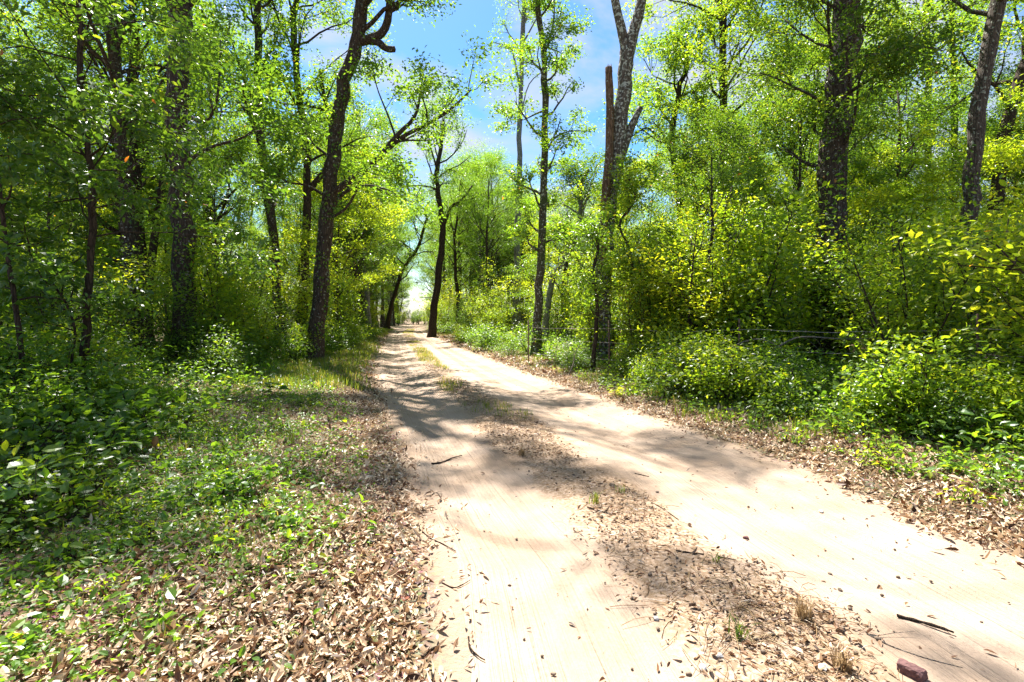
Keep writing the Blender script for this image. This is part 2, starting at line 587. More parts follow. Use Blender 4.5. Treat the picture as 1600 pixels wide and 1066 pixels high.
def branch_on(rng, wood, cl, pts, r, L, lev, sp, rend=0.3):
    n = len(pts)
    rad = r * np.linspace(1, rend, n)
    if r > sp.get('rmin', 0.006):
        tube(wood, pts, rad, seg=(7 if lev == 0 else 4), rough=0.05, rng=rng)
    if lev < 2:
        k = sp.get('subs', (4, 3))[lev]
        for _ in range(k):
            t = rng.uniform(0.3, 1.0) ** 0.8
            f = t * (n - 1)
            i = min(int(f), n - 2)
            q = pts[i] + (pts[i + 1] - pts[i]) * (f - i)
            tan = norm(pts[i + 1] - pts[i])
            branch(rng, wood, cl, q, side_dir(rng, tan, rng.uniform(0.5, 1.15)) * [1, 1, 0.7], L * rng.uniform(0.32, 0.58), rad[i] * 0.55, lev + 1, sp)
    if lev >= 1 or L < 1.0:
        for i in range(1, n):
            if lev == 1 and i < n - 2:
                continue
            cl.append((pts[i], pts[i] - pts[i - 1], min(1.0, 0.5 + L * 0.5)))


def leafy(rng, cl, n, leaf, spread, mode='lo', flat=0.55, tint=(0.5, 0.18), acc=None, droop=0.25, aspect=0.5, keep=None):
    """leaves for a crown: sprays of leaves round the twig ends"""
    acc = acc or Acc()
    if not cl:
        return acc
    C = np.array([c[0] for c in cl])
    D = norm(np.array([c[1] for c in cl]))
    S = np.array([c[2] for c in cl]) * rng.uniform(0.65, 1.3, len(cl))
    w = S ** 2
    idx = rng.choice(len(cl), n, p=w / w.sum())
    g = rng.normal(0, 1, (n, 3))
    g /= np.maximum(1, np.linalg.norm(g, axis=1, keepdims=True) / 1.9)
    g[:, 2] *= flat
    pos = C[idx] + g * (spread * S[idx])[:, None] + D[idx] * rng.uniform(-1.0, 1.3, n)[:, None] * (spread * S[idx])[:, None]
    if keep is not None:
        k = keep(pos)
        pos, idx = pos[k], idx[k]
    n = len(pos)
    N = rng.normal(0, 0.55, (n, 3)) + [0, 0, 1.0]
    d = rng.normal(0, 1, (n, 3)) * [1, 1, 0.5] + D[idx] * 0.7 - [0, 0, droop]
    L = leaf * rng.uniform(0.6, 1.3, n)
    ct = rng.normal(0, tint[1] * 0.6, len(cl))
    tn = np.clip(tint[0] + ct[idx] + rng.normal(0, tint[1] * 0.7, n), 0.02, 0.87)
    tn[rng.random(n) < 0.002] = 1.0
    if mode == 'lo':
        leaves_lo(acc, pos, d, N, L, L * aspect * rng.uniform(0.8, 1.2, n), tn)
    else:
        leaves_hi(acc, pos, d, N, L, L * aspect * rng.uniform(0.8, 1.2, n), tn, rng.uniform(0.05, 0.35, n), 0.15)
    return acc


def trunk_tube(wood, pts, r0, r1, seg=14, rng=None, flare=0.6):
    if rng is not None and len(pts) > 12:       # a living trunk is never a clean sweep
        w = rng.normal(0, 0.13 * r0, (len(pts), 3)) * [1, 1, 0]
        w[0] = 0
        pts[:] = pts + w
    s = np.concatenate([[0], np.cumsum(np.linalg.norm(np.diff(pts, axis=0), axis=1))])
    rad = r0 + (r1 - r0) * (s / s[-1])
    rad = rad * (1 + flare * np.exp(-s / 0.42)) * (1 + (rng.normal(0, 0.045, len(s)) if rng is not None else 0))
    tube(wood, pts, rad, seg, 0.07, rng)
    return s, rad


def grow_tree(rng, pts, r0, r1, sp):
    """wood + clusters for a trunk line; sp: z0 z1 (heights where limbs leave), n, L, el (elevation range)"""
    wood, cl = Acc(), []
    s, rad = trunk_tube(wood, pts, r0, r1, sp.get('seg', 12), rng, sp.get('flare', 0.75))
    az = rng.uniform(0, TAU)
    zs = pts[:, 2]
    z0, z1 = sp['z0'], sp['z1']
    for k in range(sp['n']):
        u = (k + rng.uniform(0, 0.9)) / sp['n']
        z = z0 + (z1 - z0) * u
        i = int(np.clip(np.searchsorted(zs, z) - 1, 0, len(pts) - 2))
        f = np.clip((z - zs[i]) / max(zs[i + 1] - zs[i], 1e-3), 0, 1)
        p = pts[i] + (pts[i + 1] - pts[i]) * f
        az += 2.4 + rng.uniform(-0.5, 0.5)
        a = az
        if 'az' in sp and rng.random() < sp.get('azp', 0.75):
            a = sp['az'] + rng.normal(0, 0.6)
        prof = sp.get('prof', 'oak')
        q = {'oak': 0.55 + 0.45 * math.sin(math.pi * (0.15 + 0.8 * u)), 'cone': 1.0 - 0.75 * u, 'column': 0.8 + 0.2 * math.sin(math.pi * u)}[prof]
        L = sp['L'] * q * rng.uniform(0.75, 1.2)
        el = rng.uniform(*sp.get('el', (0.2, 0.8))) + 0.35 * u
        d = np.array([math.cos(a) * math.cos(el), math.sin(a) * math.cos(el), math.sin(el)])
        branch(rng, wood, cl, p, d, L, max(rad[i] * sp.get('lr', 0.42), 0.012), 0, sp)
    cl.append((pts[-1], pts[-1] - pts[-2], 1.0))
    return wood, cl


# ---- shared kinds of woodland tree (built once at the origin, then copied)
def straightish(rng, H, n=9, wob=0.02):
    z = np.linspace(-0.15, H, n)
    x = np.cumsum(rng.normal(0, wob * H / n * 4, n))
    y = np.cumsum(rng.normal(0, wob * H / n * 4, n))
    return np.stack([x - x[0], y - y[0], z], -1)


def proto_tree(seed, H, r, sp, nleaf, leaf, spread, lm, bm, tint=(0.5, 0.2), mode='lo', aspect=0.5):
    rng = np.random.default_rng(seed)
    wood, cl = grow_tree(rng, straightish(rng, H * 0.93), r, r * 0.18, sp)
    fol = leafy(rng, cl, nleaf, leaf, spread, mode, tint=tint, aspect=aspect)
    return wood.mesh('trunk', M[bm]), fol.mesh('crown', M[lm], smooth=False)


def shrub_kind(seed, H, W, nst, nleaf, leaf, lm, mode='lo', tint=(0.5, 0.2), spread=0.2, aspect=0.5, bm='bark_plain'):
    rng = np.random.default_rng(seed)
    wood, cl = Acc(), []
    for k in range(nst):
        a = rng.uniform(0, TAU)
        lean = rng.uniform(0.1, 0.75) * W / H
        h = H * rng.uniform(0.6, 1.0)
        pts = path(rng, (rng.normal(0, 0.08), rng.normal(0, 0.08), -0.05), (math.cos(a) * lean, math.sin(a) * lean, 1), h, 6, 0.05, 0.13)
        r = 0.008 + 0.006 * H
        tube(wood, pts, r * np.linspace(1, 0.3, 6), 5)
        for _ in range(7):
            f = rng.uniform(0.8, 5)
            i = min(int(f), 4)
            q = pts[i] + (pts[i + 1] - pts[i]) * (f - i)
            d = side_dir(rng, norm(pts[i + 1] - pts[i]), rng.uniform(0.6, 1.3))
            L = W * rng.uniform(0.3, 0.65)
            p2 = path(rng, q, d, L, 4, 0.05, 0.2)
            tube(wood, p2, r * 0.45 * np.linspace(1, 0.3, 4), 3)
            for j in (1, 2, 3):
                cl.append((p2[j], p2[j] - p2[j - 1], rng.uniform(0.6, 1.2)))
        cl.append((pts[-1], pts[-1] - pts[-2], 1.0))
    fol = leafy(rng, cl, nleaf, leaf, spread, mode, 0.6, tint, aspect=aspect)
    return wood.mesh('stems', M[bm]), fol.mesh('foliage', M[lm], smooth=False)


TALL = [
    proto_tree(11, 17, 0.26, dict(z0=4.5, z1=16, n=24, L=4.2, subs=(4, 3)), 21000, 0.12, 0.29, 'leaf_mid', 'bark'),
    proto_tree(12, 18, 0.24, dict(z0=6.5, z1=17, n=20, L=3.6, subs=(4, 3), el=(0.3, 1.0)), 17000, 0.12, 0.29, 'leaf_mid', 'bark_plain', (0.6, 0.2)),
    proto_tree(13, 15, 0.3, dict(z0=3.5, z1=14, n=24, L=4.6, subs=(4, 3)), 21000, 0.12, 0.254, 'leaf_dark', 'bark'),
    proto_tree(14, 16, 0.2, dict(z0=5, z1=15.5, n=20, L=3.2, subs=(4, 3), prof='column'), 17000, 0.115, 0.27, 'leaf_bright', 'bark_plain', (0.45, 0.2)),
    proto_tree(15, 17, 0.22, dict(z0=3.0, z1=16, n=26, L=3.6, subs=(4, 3), prof='column'), 20000, 0.12, 0.28, 'leaf_mid', 'bark_moss', (0.62, 0.2)),
]
MID = [
    proto_tree(21, 8, 0.08, dict(z0=1.2, z1=7.6, n=20, L=2.3, subs=(3, 3), prof='cone'), 13000, 0.1, 0.2, 'leaf_bright', 'bark_plain', (0.5, 0.2)),
    proto_tree(22, 7, 0.07, dict(z0=1.0, z1=6.6, n=20, L=2.1, subs=(3, 3)), 13000, 0.09, 0.2, 'leaf_mid', 'bark_plain', (0.6, 0.2)),
    proto_tree(23, 9, 0.1, dict(z0=1.5, z1=8.5, n=22, L=2.5, subs=(3, 3)), 14000, 0.1, 0.22, 'leaf_dark', 'bark', (0.55, 0.2)),
    proto_tree(24, 6.5, 0.06, dict(z0=0.8, z1=6.2, n=18, L=2.0, subs=(3, 3), prof='column'), 14000, 0.092, 0.2, 'leaf_bright', 'bark_plain', (0.7, 0.18)),
]
SAPL = [
    shrub_kind(31, 3.2, 1.5, 5, 3300, 0.085, 'leaf_bright', 'hi', (0.55, 0.2), 0.2),
    shrub_kind(32, 2.6, 1.4, 6, 2700, 0.08, 'leaf_mid', 'hi', (0.6, 0.2), 0.19),
    shrub_kind(33, 3.6, 1.6, 4, 2800, 0.09, 'leaf_bright', 'hi', (0.7, 0.2), 0.22),
    shrub_kind(34, 2.3, 1.3, 6, 2700, 0.075, 'leaf_dark', 'hi', (0.6, 0.2), 0.18),
    shrub_kind(35, 2.9, 1.3, 4, 2300, 0.1, 'leaf_bright', 'hi', (0.45, 0.2), 0.2, 0.62),
]
BUSH = [
    shrub_kind(41, 1.0, 0.9, 6, 1700, 0.07, 'leaf_mid', 'hi', (0.55, 0.2), 0.13),
    shrub_kind(42, 0.8, 0.8, 7, 1700, 0.06, 'leaf_dark', 'hi', (0.6, 0.2), 0.12),
    shrub_kind(43, 1.2, 0.9, 5, 1900, 0.07, 'leaf_bright', 'hi', (0.5, 0.2), 0.14, 0.6),
    shrub_kind(44, 0.6, 0.7, 7, 1300, 0.055, 'leaf_bright', 'hi', (0.4, 0.2), 0.11),
]
HERB = [
    shrub_kind(51, 0.32, 0.4, 6, 170, 0.066, 'leaf_dark', 'hi', (0.75, 0.15), 0.07, 0.75),
    shrub_kind(52, 0.26, 0.34, 4, 90, 0.07, 'leaf_mid', 'hi', (0.6, 0.18), 0.06, 0.6),
    shrub_kind(53, 0.5, 0.4, 5, 170, 0.08, 'leaf_mid', 'hi', (0.45, 0.15), 0.08, 0.8),
    shrub_kind(54, 0.22, 0.3, 5, 120, 0.055, 'leaf_bright', 'hi', (0.6, 0.2), 0.05, 0.5),
]

FIRST = {}


def plant(kindname, cat, pair, k, x, y, s, rz, label, group, parts):
    """first of a kind is built, the rest are copies sharing its meshes"""
    z = float(height(x, y)) - 0.02
    key = (kindname, k)
    if key not in FIRST:
        e = empty(kindname, (x, y, z), label, cat, group, rz, s)
        link(parts[0], pair[0], e)
        link(parts[1], pair[1], e)
        FIRST[key] = e
        return e
    return copy_thing(FIRST[key], (x, y, z), rz, s, label, group)


# ------------------------------------------------------------------ the individual trees of the photo
def sink(pts):
    pts = np.array(pts, float)
    pts[0, 2] = float(height(pts[0, 0], pts[0, 1])) - 0.15
    return pts


def local_thing(name, label, base, parts, cat='tree', group=None):
    """parts: (part_name, Acc in world space, material, smooth)"""
    b = np.array(base, np.float32)
    e = empty(name, tuple(float(v) for v in b), label, cat, group)
    out = []
    for pn, a, mt, sm in parts:
        if a.n == 0:
            continue
        for i in range(len(a.v)):
            a.v[i] = a.v[i] - b
        out.append(link(pn, a.mesh(pn, M[mt], sm), e))
    return e, out


def vine_on(rng, pts, rad, z0, z1, n, leaf, tint=(0.5, 0.2)):
    """creeper leaves hugging a trunk"""
    a = Acc()
    zs = rng.uniform(z0, z1, n)
    x = np.interp(zs, pts[:, 2], pts[:, 0])
    y = np.interp(zs, pts[:, 2], pts[:, 1])
    an = rng.uniform(0, TAU, n)
    keep = (np.sin(an * 2 + zs * 1.3) + np.sin(zs * 3.1 + an) > -0.4)
    zs, x, y, an = zs[keep], x[keep], y[keep], an[keep]
    n = len(zs)
    o = np.stack([np.cos(an), np.sin(an), np.zeros(n)], -1)
    pos = np.stack([x, y, zs], -1) + o * (rad + rng.uniform(0.0, 0.14, n)[:, None])
    d = rng.normal(0, 0.6, (n, 3)) - [0, 0, 0.7] + o * 0.4
    L = leaf * rng.uniform(0.6, 1.3, n)
    leaves_hi(a, pos, d, o + rng.normal(0, 0.4, (n, 3)) + [0, 0, 0.5], L, L * 0.6, np.clip(rng.normal(*tint, n), 0, 0.95), 0.2, 0.15)
    return a


def hero(name, label, pix, d, r0, r1, sp, nleaf, leaf, spread, lm='leaf_mid', bm='bark', tint=(0.5, 0.2), seed=0, top=None, limbs=(), vine=None, mode='lo', extra_parts=(), aspect=0.5, keep=None):
    """pix: the trunk line as surveyed (px, py) at depth d; top: extra height above the last point"""
    rng = np.random.default_rng(seed)
    dd = d if hasattr(d, '__len__') else [d] * len(pix)
    pts = [P(x, y, q) for (x, y), q in zip(pix, dd)]
    if top is not None:
        last, prev = pts[-1], pts[-2]
        dirn = norm(last - prev) * 0.5 + np.array([0, 0, 0.6])
        for k in range(1, 4):
            pts.append(last + dirn / dirn[2] * (top - last[2]) * k / 3 + rng.normal(0, 0.15, 3) * [1, 1, 0])
    pts = sink(pts)
    pts = spline(pts, max(14, len(pts) * 3))
    wood, cl = grow_tree(rng, pts, r0, r1, dict(seg=16, **sp))
    parts = []
    for lp in limbs:
        lw = wood
        lpts = spline(lp['pts'] if lp.get('world') else [P(*q) for q in lp['pts']], lp.get('k', 12))
        L = np.linalg.norm(np.diff(lpts, axis=0), axis=1).sum()
        sp2 = dict(sp, subs=lp.get('subs', (5, 3)))
        if lp.get('bare'):
            tube(lw, lpts, np.linspace(lp['r'], lp.get('r1', lp['r'] * 0.3), len(lpts)), 9, 0.08, rng)
        else:
            branch_on(rng, lw, cl, lpts, lp['r'], min(L, lp.get('L', 3.0)), 0, sp2, lp.get('rend', 0.3))
    fol = leafy(rng, cl, nleaf, leaf, spread, mode, tint=tint, aspect=aspect, keep=keep)
    parts = [('trunk', wood, bm, True), ('crown', fol, lm, False)]
    if vine:
        parts.append(('creeper', vine_on(rng, pts, (r0 + r1) / 2, *vine), 'leaf_mid', False))
    parts += list(extra_parts)
    return local_thing(name, label, pts[0], parts)


hero('young_tree', 'slender dark young tree with drooping leafy boughs at the left edge of the verge',
     [(128, 668), (130, 600), (135, 500), (142, 400), (145, 300), (135, 220), (125, 120), (122, -10)], 7.0, 0.055, 0.022,
     dict(z0=2.5, z1=6.9, n=28, L=1.85, subs=(3, 3), el=(-0.15, 0.5), up=-0.03, flare=0.3, lr=0.3), 10500, 0.095, 0.17, 'leaf_dark', 'bark_plain', (0.5, 0.2), 101, top=7.2, mode='hi',
     limbs=[dict(pts=[(137, 250, 7), (110, 215, 6.9), (70, 190, 6.8), (20, 170, 6.7)], r=0.018, L=1.1), dict(pts=[(140, 245, 7), (165, 225, 6.9), (190, 190, 6.8), (215, 170, 6.7)], r=0.018, L=1.0)])
hero('oak_tree', 'thick dark trunk standing straight between the sapling and the leaning tree on the left',
     [(288, 556), (286, 450), (281, 300), (278, 190), (284, 70), (290, -40)], 13.0, 0.27, 0.24,
     dict(z0=8.6, z1=16, n=14, L=4.2, subs=(4, 3), az=2.6, azp=0.6), 17680, 0.13, 0.287, 'leaf_mid', 'bark', (0.55, 0.2), 102, top=17,
     vine=(0.2, 5.5, 1500, 0.08), limbs=[dict(world=True, pts=[(-8.2, 13, 9.3), (-6, 12, 10.8), (-3.6, 11, 11.8), (-1.6, 10.3, 12.2), (0.6, 10, 12.3)], r=0.035, L=2.6, subs=(3, 3), k=16), dict(pts=[(282, 175, 13), (320, 190, 12.6), (340, 150, 12.4), (345, 60, 12.4)], r=0.06), dict(pts=[(281, 260, 13), (330, 230, 12.8), (380, 215, 12.6), (410, 190, 12.6)], r=0.05)])  # world-space limb: unseen overhang, added to cast shade on the near road
hero('oak_tree', 'straight mottled trunk just left of the thickest straight trunk',
     [(212, 560), (207, 450), (198, 330), (188, 220), (180, 100), (175, -30)], 16.0, 0.21, 0.14,
     dict(z0=5.5, z1=15, n=18, L=3.6, subs=(4, 3)), 14960, 0.13, 0.271, 'leaf_mid', 'bark', (0.6, 0.2), 103, top=16, vine=(0.2, 4, 500, 0.08))
hero('forked_tree', 'dark tree splitting low into a V, behind the mottled trunk on the left',
     [(232, 560), (226, 480), (220, 400), (214, 320), (210, 220), (206, 120)], 19.0, 0.22, 0.1,
     dict(z0=6, z1=14, n=14, L=3.2, subs=(4, 3)), 10880, 0.13, 0.271, 'leaf_mid', 'bark_plain', (0.55, 0.2), 104, top=14,
     limbs=[dict(pts=[(227, 490, 19), (238, 400, 19), (247, 330, 19), (262, 220, 19), (270, 120, 19)], r=0.16, rend=0.5)])
hero('slim_tree', 'narrow dark trunk wrapped with leaves between the straight oak and the leaning tree',
     [(437, 548), (434, 460), (427, 360), (412, 260), (405, 150), (402, 20)], 22.0, 0.2, 0.13,
     dict(z0=6, z1=16, n=18, L=3.4, subs=(4, 3)), 14960, 0.14, 0.287, 'leaf_mid', 'bark', (0.6, 0.2), 105, top=17, vine=(0.2, 6, 700, 0.1))
hero('leaning_oak', 'big dark tree leaning right over the left verge with a crooked forked top',
     [(488, 566), (497, 500), (503, 430), (510, 350), (517, 280), (526, 200), (540, 125), (558, 66), (562, 20), (566, -60)], 16.0, 0.245, 0.17,
     dict(z0=10.0, z1=15, n=12, L=4.4, subs=(4, 3), az=0.0, azp=0.5), 23120, 0.12, 0.271, 'leaf_mid', 'bark', (0.6, 0.2), 106, top=16, vine=(0.2, 9, 1500, 0.09),
     limbs=[dict(pts=[(514, 305, 16), (556, 275, 15.7), (590, 248, 15.5), (625, 216, 15.4), (665, 195, 15.3), (702, 173, 15.2), (736, 140, 15.2)], r=0.11, L=2.3, rend=0.25, subs=(7, 3)),
            dict(pts=[(592, 248, 15.5), (620, 212, 15.3), (648, 182, 15.2), (658, 140, 15.1)], r=0.09, L=1.6, subs=(4, 3)),
            dict(pts=[(618, 214, 15.4), (606, 180, 15.3), (590, 140, 15.2), (583, 108, 15.2)], r=0.035, L=1.2),
            dict(pts=[(557, 66, 16), (580, 60, 15.9), (600, 48, 15.8), (608, 15, 15.7), (606, -40, 15.6)], r=0.16, L=3, rend=0.6),
            dict(pts=[(570, 62, 16), (590, 66, 15.9), (604, 76, 15.8), (617, 77, 15.8)], r=0.13, bare=True, r1=0.09),
            dict(pts=[(512, 330, 16), (540, 300, 16.4), (575, 290, 16.8), (615, 300, 17)], r=0.08, L=2.2, subs=(6, 3)),
            dict(pts=[(514, 310, 16), (480, 290, 15.8), (450, 285, 15.6), (430, 270, 15.5)], r=0.05, L=2.2, subs=(8, 3)),
            dict(pts=[(511, 345, 16), (545, 320, 15.6), (575, 262, 15.4), (610, 262, 15.3)], r=0.05, L=2.2, subs=(8, 3)),
            dict(pts=[(520, 250, 16), (490, 225, 15.7), (470, 200, 15.5), (455, 215, 15.5)], r=0.045, L=1.8, subs=(7, 3))])
hero('twin_stem_tree', 'mid-sized dark tree standing just behind the leaning oak, leaning left',
     [(470, 545), (476, 430), (480, 300), (478, 230), (470, 170), (462, 90)], 23.0, 0.2, 0.12,
     dict(z0=8, z1=16, n=16, L=3.4, subs=(4, 3)), 13600, 0.14, 0.287, 'leaf_mid', 'bark_plain', (0.55, 0.2), 107, top=17,
     limbs=[dict(pts=[(480, 300, 23), (512, 260, 23), (520, 215, 23), (508, 160, 23), (500, 110, 23)], r=0.15, rend=0.5)])
hero('grey_trunk_tree', 'pale grey trunk beside the far bend on the left of the road',
     [(577, 520), (574, 480), (570, 420), (567, 360), (566, 280)], 42.0, 0.24, 0.16,
     dict(z0=8, z1=17, n=18, L=4.2, subs=(4, 3)), 12240, 0.18, 0.42, 'leaf_mid', 'bark_grey', (0.5, 0.2), 108, top=18)
hero('leaning_tree', 'far tree leaning across the road end from the left',
     [(604, 512), (610, 482), (618, 455), (628, 425), (640, 405), (654, 385), (664, 350)], 58.0, 0.26, 0.12,
     dict(z0=4.5, z1=13, n=16, L=4.2, subs=(4, 3)), 12000, 0.22, 0.42, 'leaf_mid', 'bark_plain', (0.55, 0.2), 109, top=14)
hero('forked_tree', 'dark forked tree standing alone at the right edge of the road near its far end',
     [(674, 524), (678, 490), (684, 440), (689, 390), (692, 352), (686, 315), (682, 280), (686, 250), (690, 215)], 38.0, 0.29, 0.12,
     dict(flare=0.3, z0=9.8, z1=15.5, n=12, L=3.6, subs=(4, 3), el=(0.1, 0.7)), 9000, 0.15, 0.279, 'leaf_mid', 'bark_plain', (0.6, 0.2), 110, top=16,
     limbs=[dict(pts=[(690, 360, 38), (698, 340, 38), (706, 322, 37.8), (722, 312, 37.5), (738, 290, 37.5)], r=0.15, L=2.6, rend=0.4)])
hero('bare_tree', 'tall bare grey trunk with thin upper limbs in the open sky right of the road',
     [(806, 440), (809, 360), (811, 280), (812, 200), (814, 120), (817, 40), (820, -20)], 40.0, 0.27, 0.13,
     dict(z0=21, z1=27, n=8, L=3.0, subs=(4, 3), el=(0.4, 1.0)), 2500, 0.17, 0.279, 'leaf_mid', 'bark_grey', (0.7, 0.2), 111, top=28,
     limbs=[dict(pts=[(813, 140, 40), (803, 90, 40), (797, 75, 40), (770, 66, 40)], r=0.1, L=1.6), dict(pts=[(812, 195, 40), (825, 135, 40), (850, 110, 40), (868, 95, 40)], r=0.06, L=1.4),
            dict(pts=[(816, 70, 40), (838, 30, 40), (852, 5, 40)], r=0.08, L=1.6)])
hero('slender_tree', 'slender tree with small tufts of leaves all up its straight stem right of the road',
     [(838, 562), (840, 500), (843, 440), (847, 350), (850, 260), (852, 180), (850, 100), (845, 50), (838, -10)], 18.5, 0.155, 0.085,
     dict(z0=3.6, z1=13.2, n=22, L=1.55, subs=(3, 3), prof='column', el=(-0.1, 0.6)), 12000, 0.115, 0.22, 'leaf_mid', 'bark_moss', (0.55, 0.2), 112, top=14.5, vine=(0.2, 2.5, 300, 0.08),
     limbs=[dict(pts=[(846, 72, 18.5), (860, 55, 18.4), (866, 20, 18.4), (864, -20, 18.4)], r=0.05, L=1.6)])

# the forked, lichen-spotted tree right of the road
rng = np.random.default_rng(113)
D4 = 15.0
tr, st1, st2, br, sb = Acc(), Acc(), Acc(), Acc(), Acc()
tp = spline(sink([P(942, 572, D4), P(943, 510, D4), P(944, 440, D4), P(947, 380, D4), P(953, 310, D4), P(963, 250, D4), P(971, 180, D4), P(977, 110, D4), P(980, 74, D4)]), 30)
trunk_tube(tr, tp, 0.25, 0.2, 18, rng, 0.4)
s1 = spline([P(979, 92, D4), P(974, 60, D4), P(966, 25, D4), P(958, -15, D4), P(948, -90, D4 - 0.3), P(930, -190, D4 - 0.6)], 14)
s2 = spline([P(980, 92, D4), P(988, 55, D4), P(997, 25, D4), P(1004, -10, D4), P(1016, -90, D4 + 0.3), P(1040, -190, D4 + 0.5)], 14)
tube(st1, s1, np.linspace(0.15, 0.09, 14), 14, 0.06, rng)
tube(st2, s2, np.linspace(0.19, 0.1, 14), 14, 0.06, rng)
bp = spline([P(946, 420, D4 - 0.25), P(945, 330, D4 - 0.25), P(952, 240, D4 - 0.25), P(953, 160, D4 - 0.25), P(951, 106, D4 - 0.25)], 20)
tube(br, bp, np.linspace(0.14, 0.1, 20), 14, 0.09, rng)
for k in range(9):
    a0 = k / 9 * TAU
    q = bp[-1] + np.array([math.cos(a0), math.sin(a0), 0]) * 0.075
    tube(br, np.array([q - [0, 0, 0.12], q + [rng.normal(0, .015), rng.normal(0, .015), rng.uniform(0.0, 0.13)]]), [0.034, 0.006], 4, 0.2, rng)
sp_ = spline([P(964, 262, D4), P(978, 222, D4 - 0.05), P(990, 190, D4 - 0.1), P(1001, 168, D4 - 0.1)], 8)
tube(sb, sp_, np.linspace(0.13, 0.075, 8), 10, 0.1, rng)
cl = []
for base in (s1[-1], s2[-1], s1[-3], s2[-3], s1[-2], s2[-2]):
    for _ in range(4):
        a = rng.uniform(0, TAU)
        branch(rng, tr, cl, base, (math.cos(a), math.sin(a), 0.5), rng.uniform(2.5, 4), 0.06, 0, dict(subs=(4, 3)))
fol = leafy(rng, cl, 22000, 0.13, 0.34, tint=(0.55, 0.2))
local_thing('forked_lichen_tree', 'stout pale-spotted tree with a high fork and broken side trunk right of the road', tp[0],
            [('trunk', tr, 'bark_lichen', True), ('fork_stem', st1, 'bark_lichen', True), ('fork_stem', st2, 'bark_lichen', True), ('broken_trunk', br, 'bark_red', True), ('broken_limb', sb, 'bark_lichen', True),
             ('crown', fol, 'leaf_mid', False), ('creeper', vine_on(rng, tp, 0.25, 0.2, 5.0, 1100, 0.085), 'leaf_mid', False)])

hero('oak_tree', 'thickest dark trunk on the right with dense dark leaves up its length',
     [(1288, 590), (1289, 500), (1293, 430), (1298, 350), (1304, 250), (1311, 160), (1319, 60), (1325, -40)], 13.0, 0.33, 0.25,
     dict(z0=4.9, z1=15.5, n=36, L=2.7, subs=(4, 3), el=(0.0, 0.6), lr=0.17), 36000, 0.11, 0.28, 'leaf_dark', 'bark', (0.6, 0.2), 114, top=17, vine=(0.4, 5.5, 900, 0.08))
hero('leaning_tree', 'mottled trunk leaning right near the right edge of the wood',
     [(1508, 570), (1510, 450), (1514, 350), (1520, 270), (1527, 200), (1541, 110), (1563, -10)], 13.0, 0.17, 0.145,
     dict(z0=8.8, z1=15, n=14, L=3.8, subs=(4, 3)), 13600, 0.12, 0.262, 'leaf_mid', 'bark_mottled', (0.6, 0.2), 115, top=16, vine=(0.4, 6, 700, 0.08))
hero('leaning_tree', 'dark trunk cut off by the right edge, leaning out above the bright shrubs',
     [(1540, 480), (1556, 300), (1572, 200), (1592, 130), (1620, 60)], 17.0, 0.2, 0.16,
     dict(z0=8, z1=15, n=14, L=3.4, subs=(4, 3)), 12240, 0.12, 0.271, 'leaf_mid', 'bark_plain', (0.6, 0.2), 116, top=16)
hero('slim_tree', 'thin straight tree against the sky between the two leaning and thick right trunks',
     [(1455, 470), (1452, 300), (1450, 180), (1450, 90), (1447, -10)], 27.0, 0.18, 0.12,
     dict(z0=8, z1=17, n=14, L=3.0, subs=(4, 3)), 9000, 0.15, 0.271, 'leaf_mid', 'bark_moss', (0.65, 0.2), 117, top=18,
     limbs=[dict(pts=[(1451, 110, 27), (1436, 98, 27), (1425, 85, 27)], r=0.06, L=1.4)])
hero('slim_tree', 'crooked slim tree with a side elbow against the sky at upper right',
     [(1490, 470), (1492, 300), (1491, 180), (1491, 110), (1487, 60), (1486, -10)], 25.0, 0.17, 0.1,
     dict(z0=9, z1=16, n=12, L=3.0, subs=(4, 3)), 9000, 0.14, 0.271, 'leaf_mid', 'bark_plain', (0.6, 0.2), 118, top=17,
     limbs=[dict(pts=[(1491, 60, 25), (1482, 54, 25), (1470, 56, 25)], r=0.07, L=1.2)])
hero('bright_tree', 'tall yellow-green tree with a dark stem left of the thick right trunk',
     [(1132, 520), (1133, 400), (1134, 300), (1131, 200), (1130, 100), (1128, 20)], 22.0, 0.2, 0.13,
     dict(z0=5.5, z1=17, n=26, L=3.3, subs=(4, 3)), 24480, 0.13, 0.279, 'leaf_bright', 'bark_plain', (0.5, 0.2), 119, top=18)
hero('crooked_tree', 'tree with bent dark limbs just behind and right of the lichen-spotted fork',
     [(1075, 520), (1070, 400), (1060, 300), (1050, 220), (1058, 150), (1075, 100)], 24.0, 0.2, 0.1,
     dict(z0=7, z1=13, n=16, L=3.4, subs=(4, 3)), 12240, 0.14, 0.279, 'leaf_mid', 'bark_plain', (0.65, 0.2), 120, top=14,
     limbs=[dict(pts=[(1052, 225, 24), (1030, 215, 24), (1010, 200, 24), (985, 215, 24)], r=0.09, L=2.0), dict(pts=[(1058, 160, 24), (1075, 145, 24), (1090, 148, 24)], r=0.08, L=2)])
hero('leaning_grey_tree', 'short grey trunk leaning right behind the slender tree and the lichen-spotted fork',
     [(850, 470), (862, 440), (874, 418), (886, 398), (898, 378), (905, 350)], 26.0, 0.15, 0.1,
     dict(z0=4.4, z1=8.5, n=14, L=2.2, subs=(4, 3)), 7480, 0.13, 0.3, 'leaf_dark', 'bark_grey', (0.7, 0.2), 121, top=9)
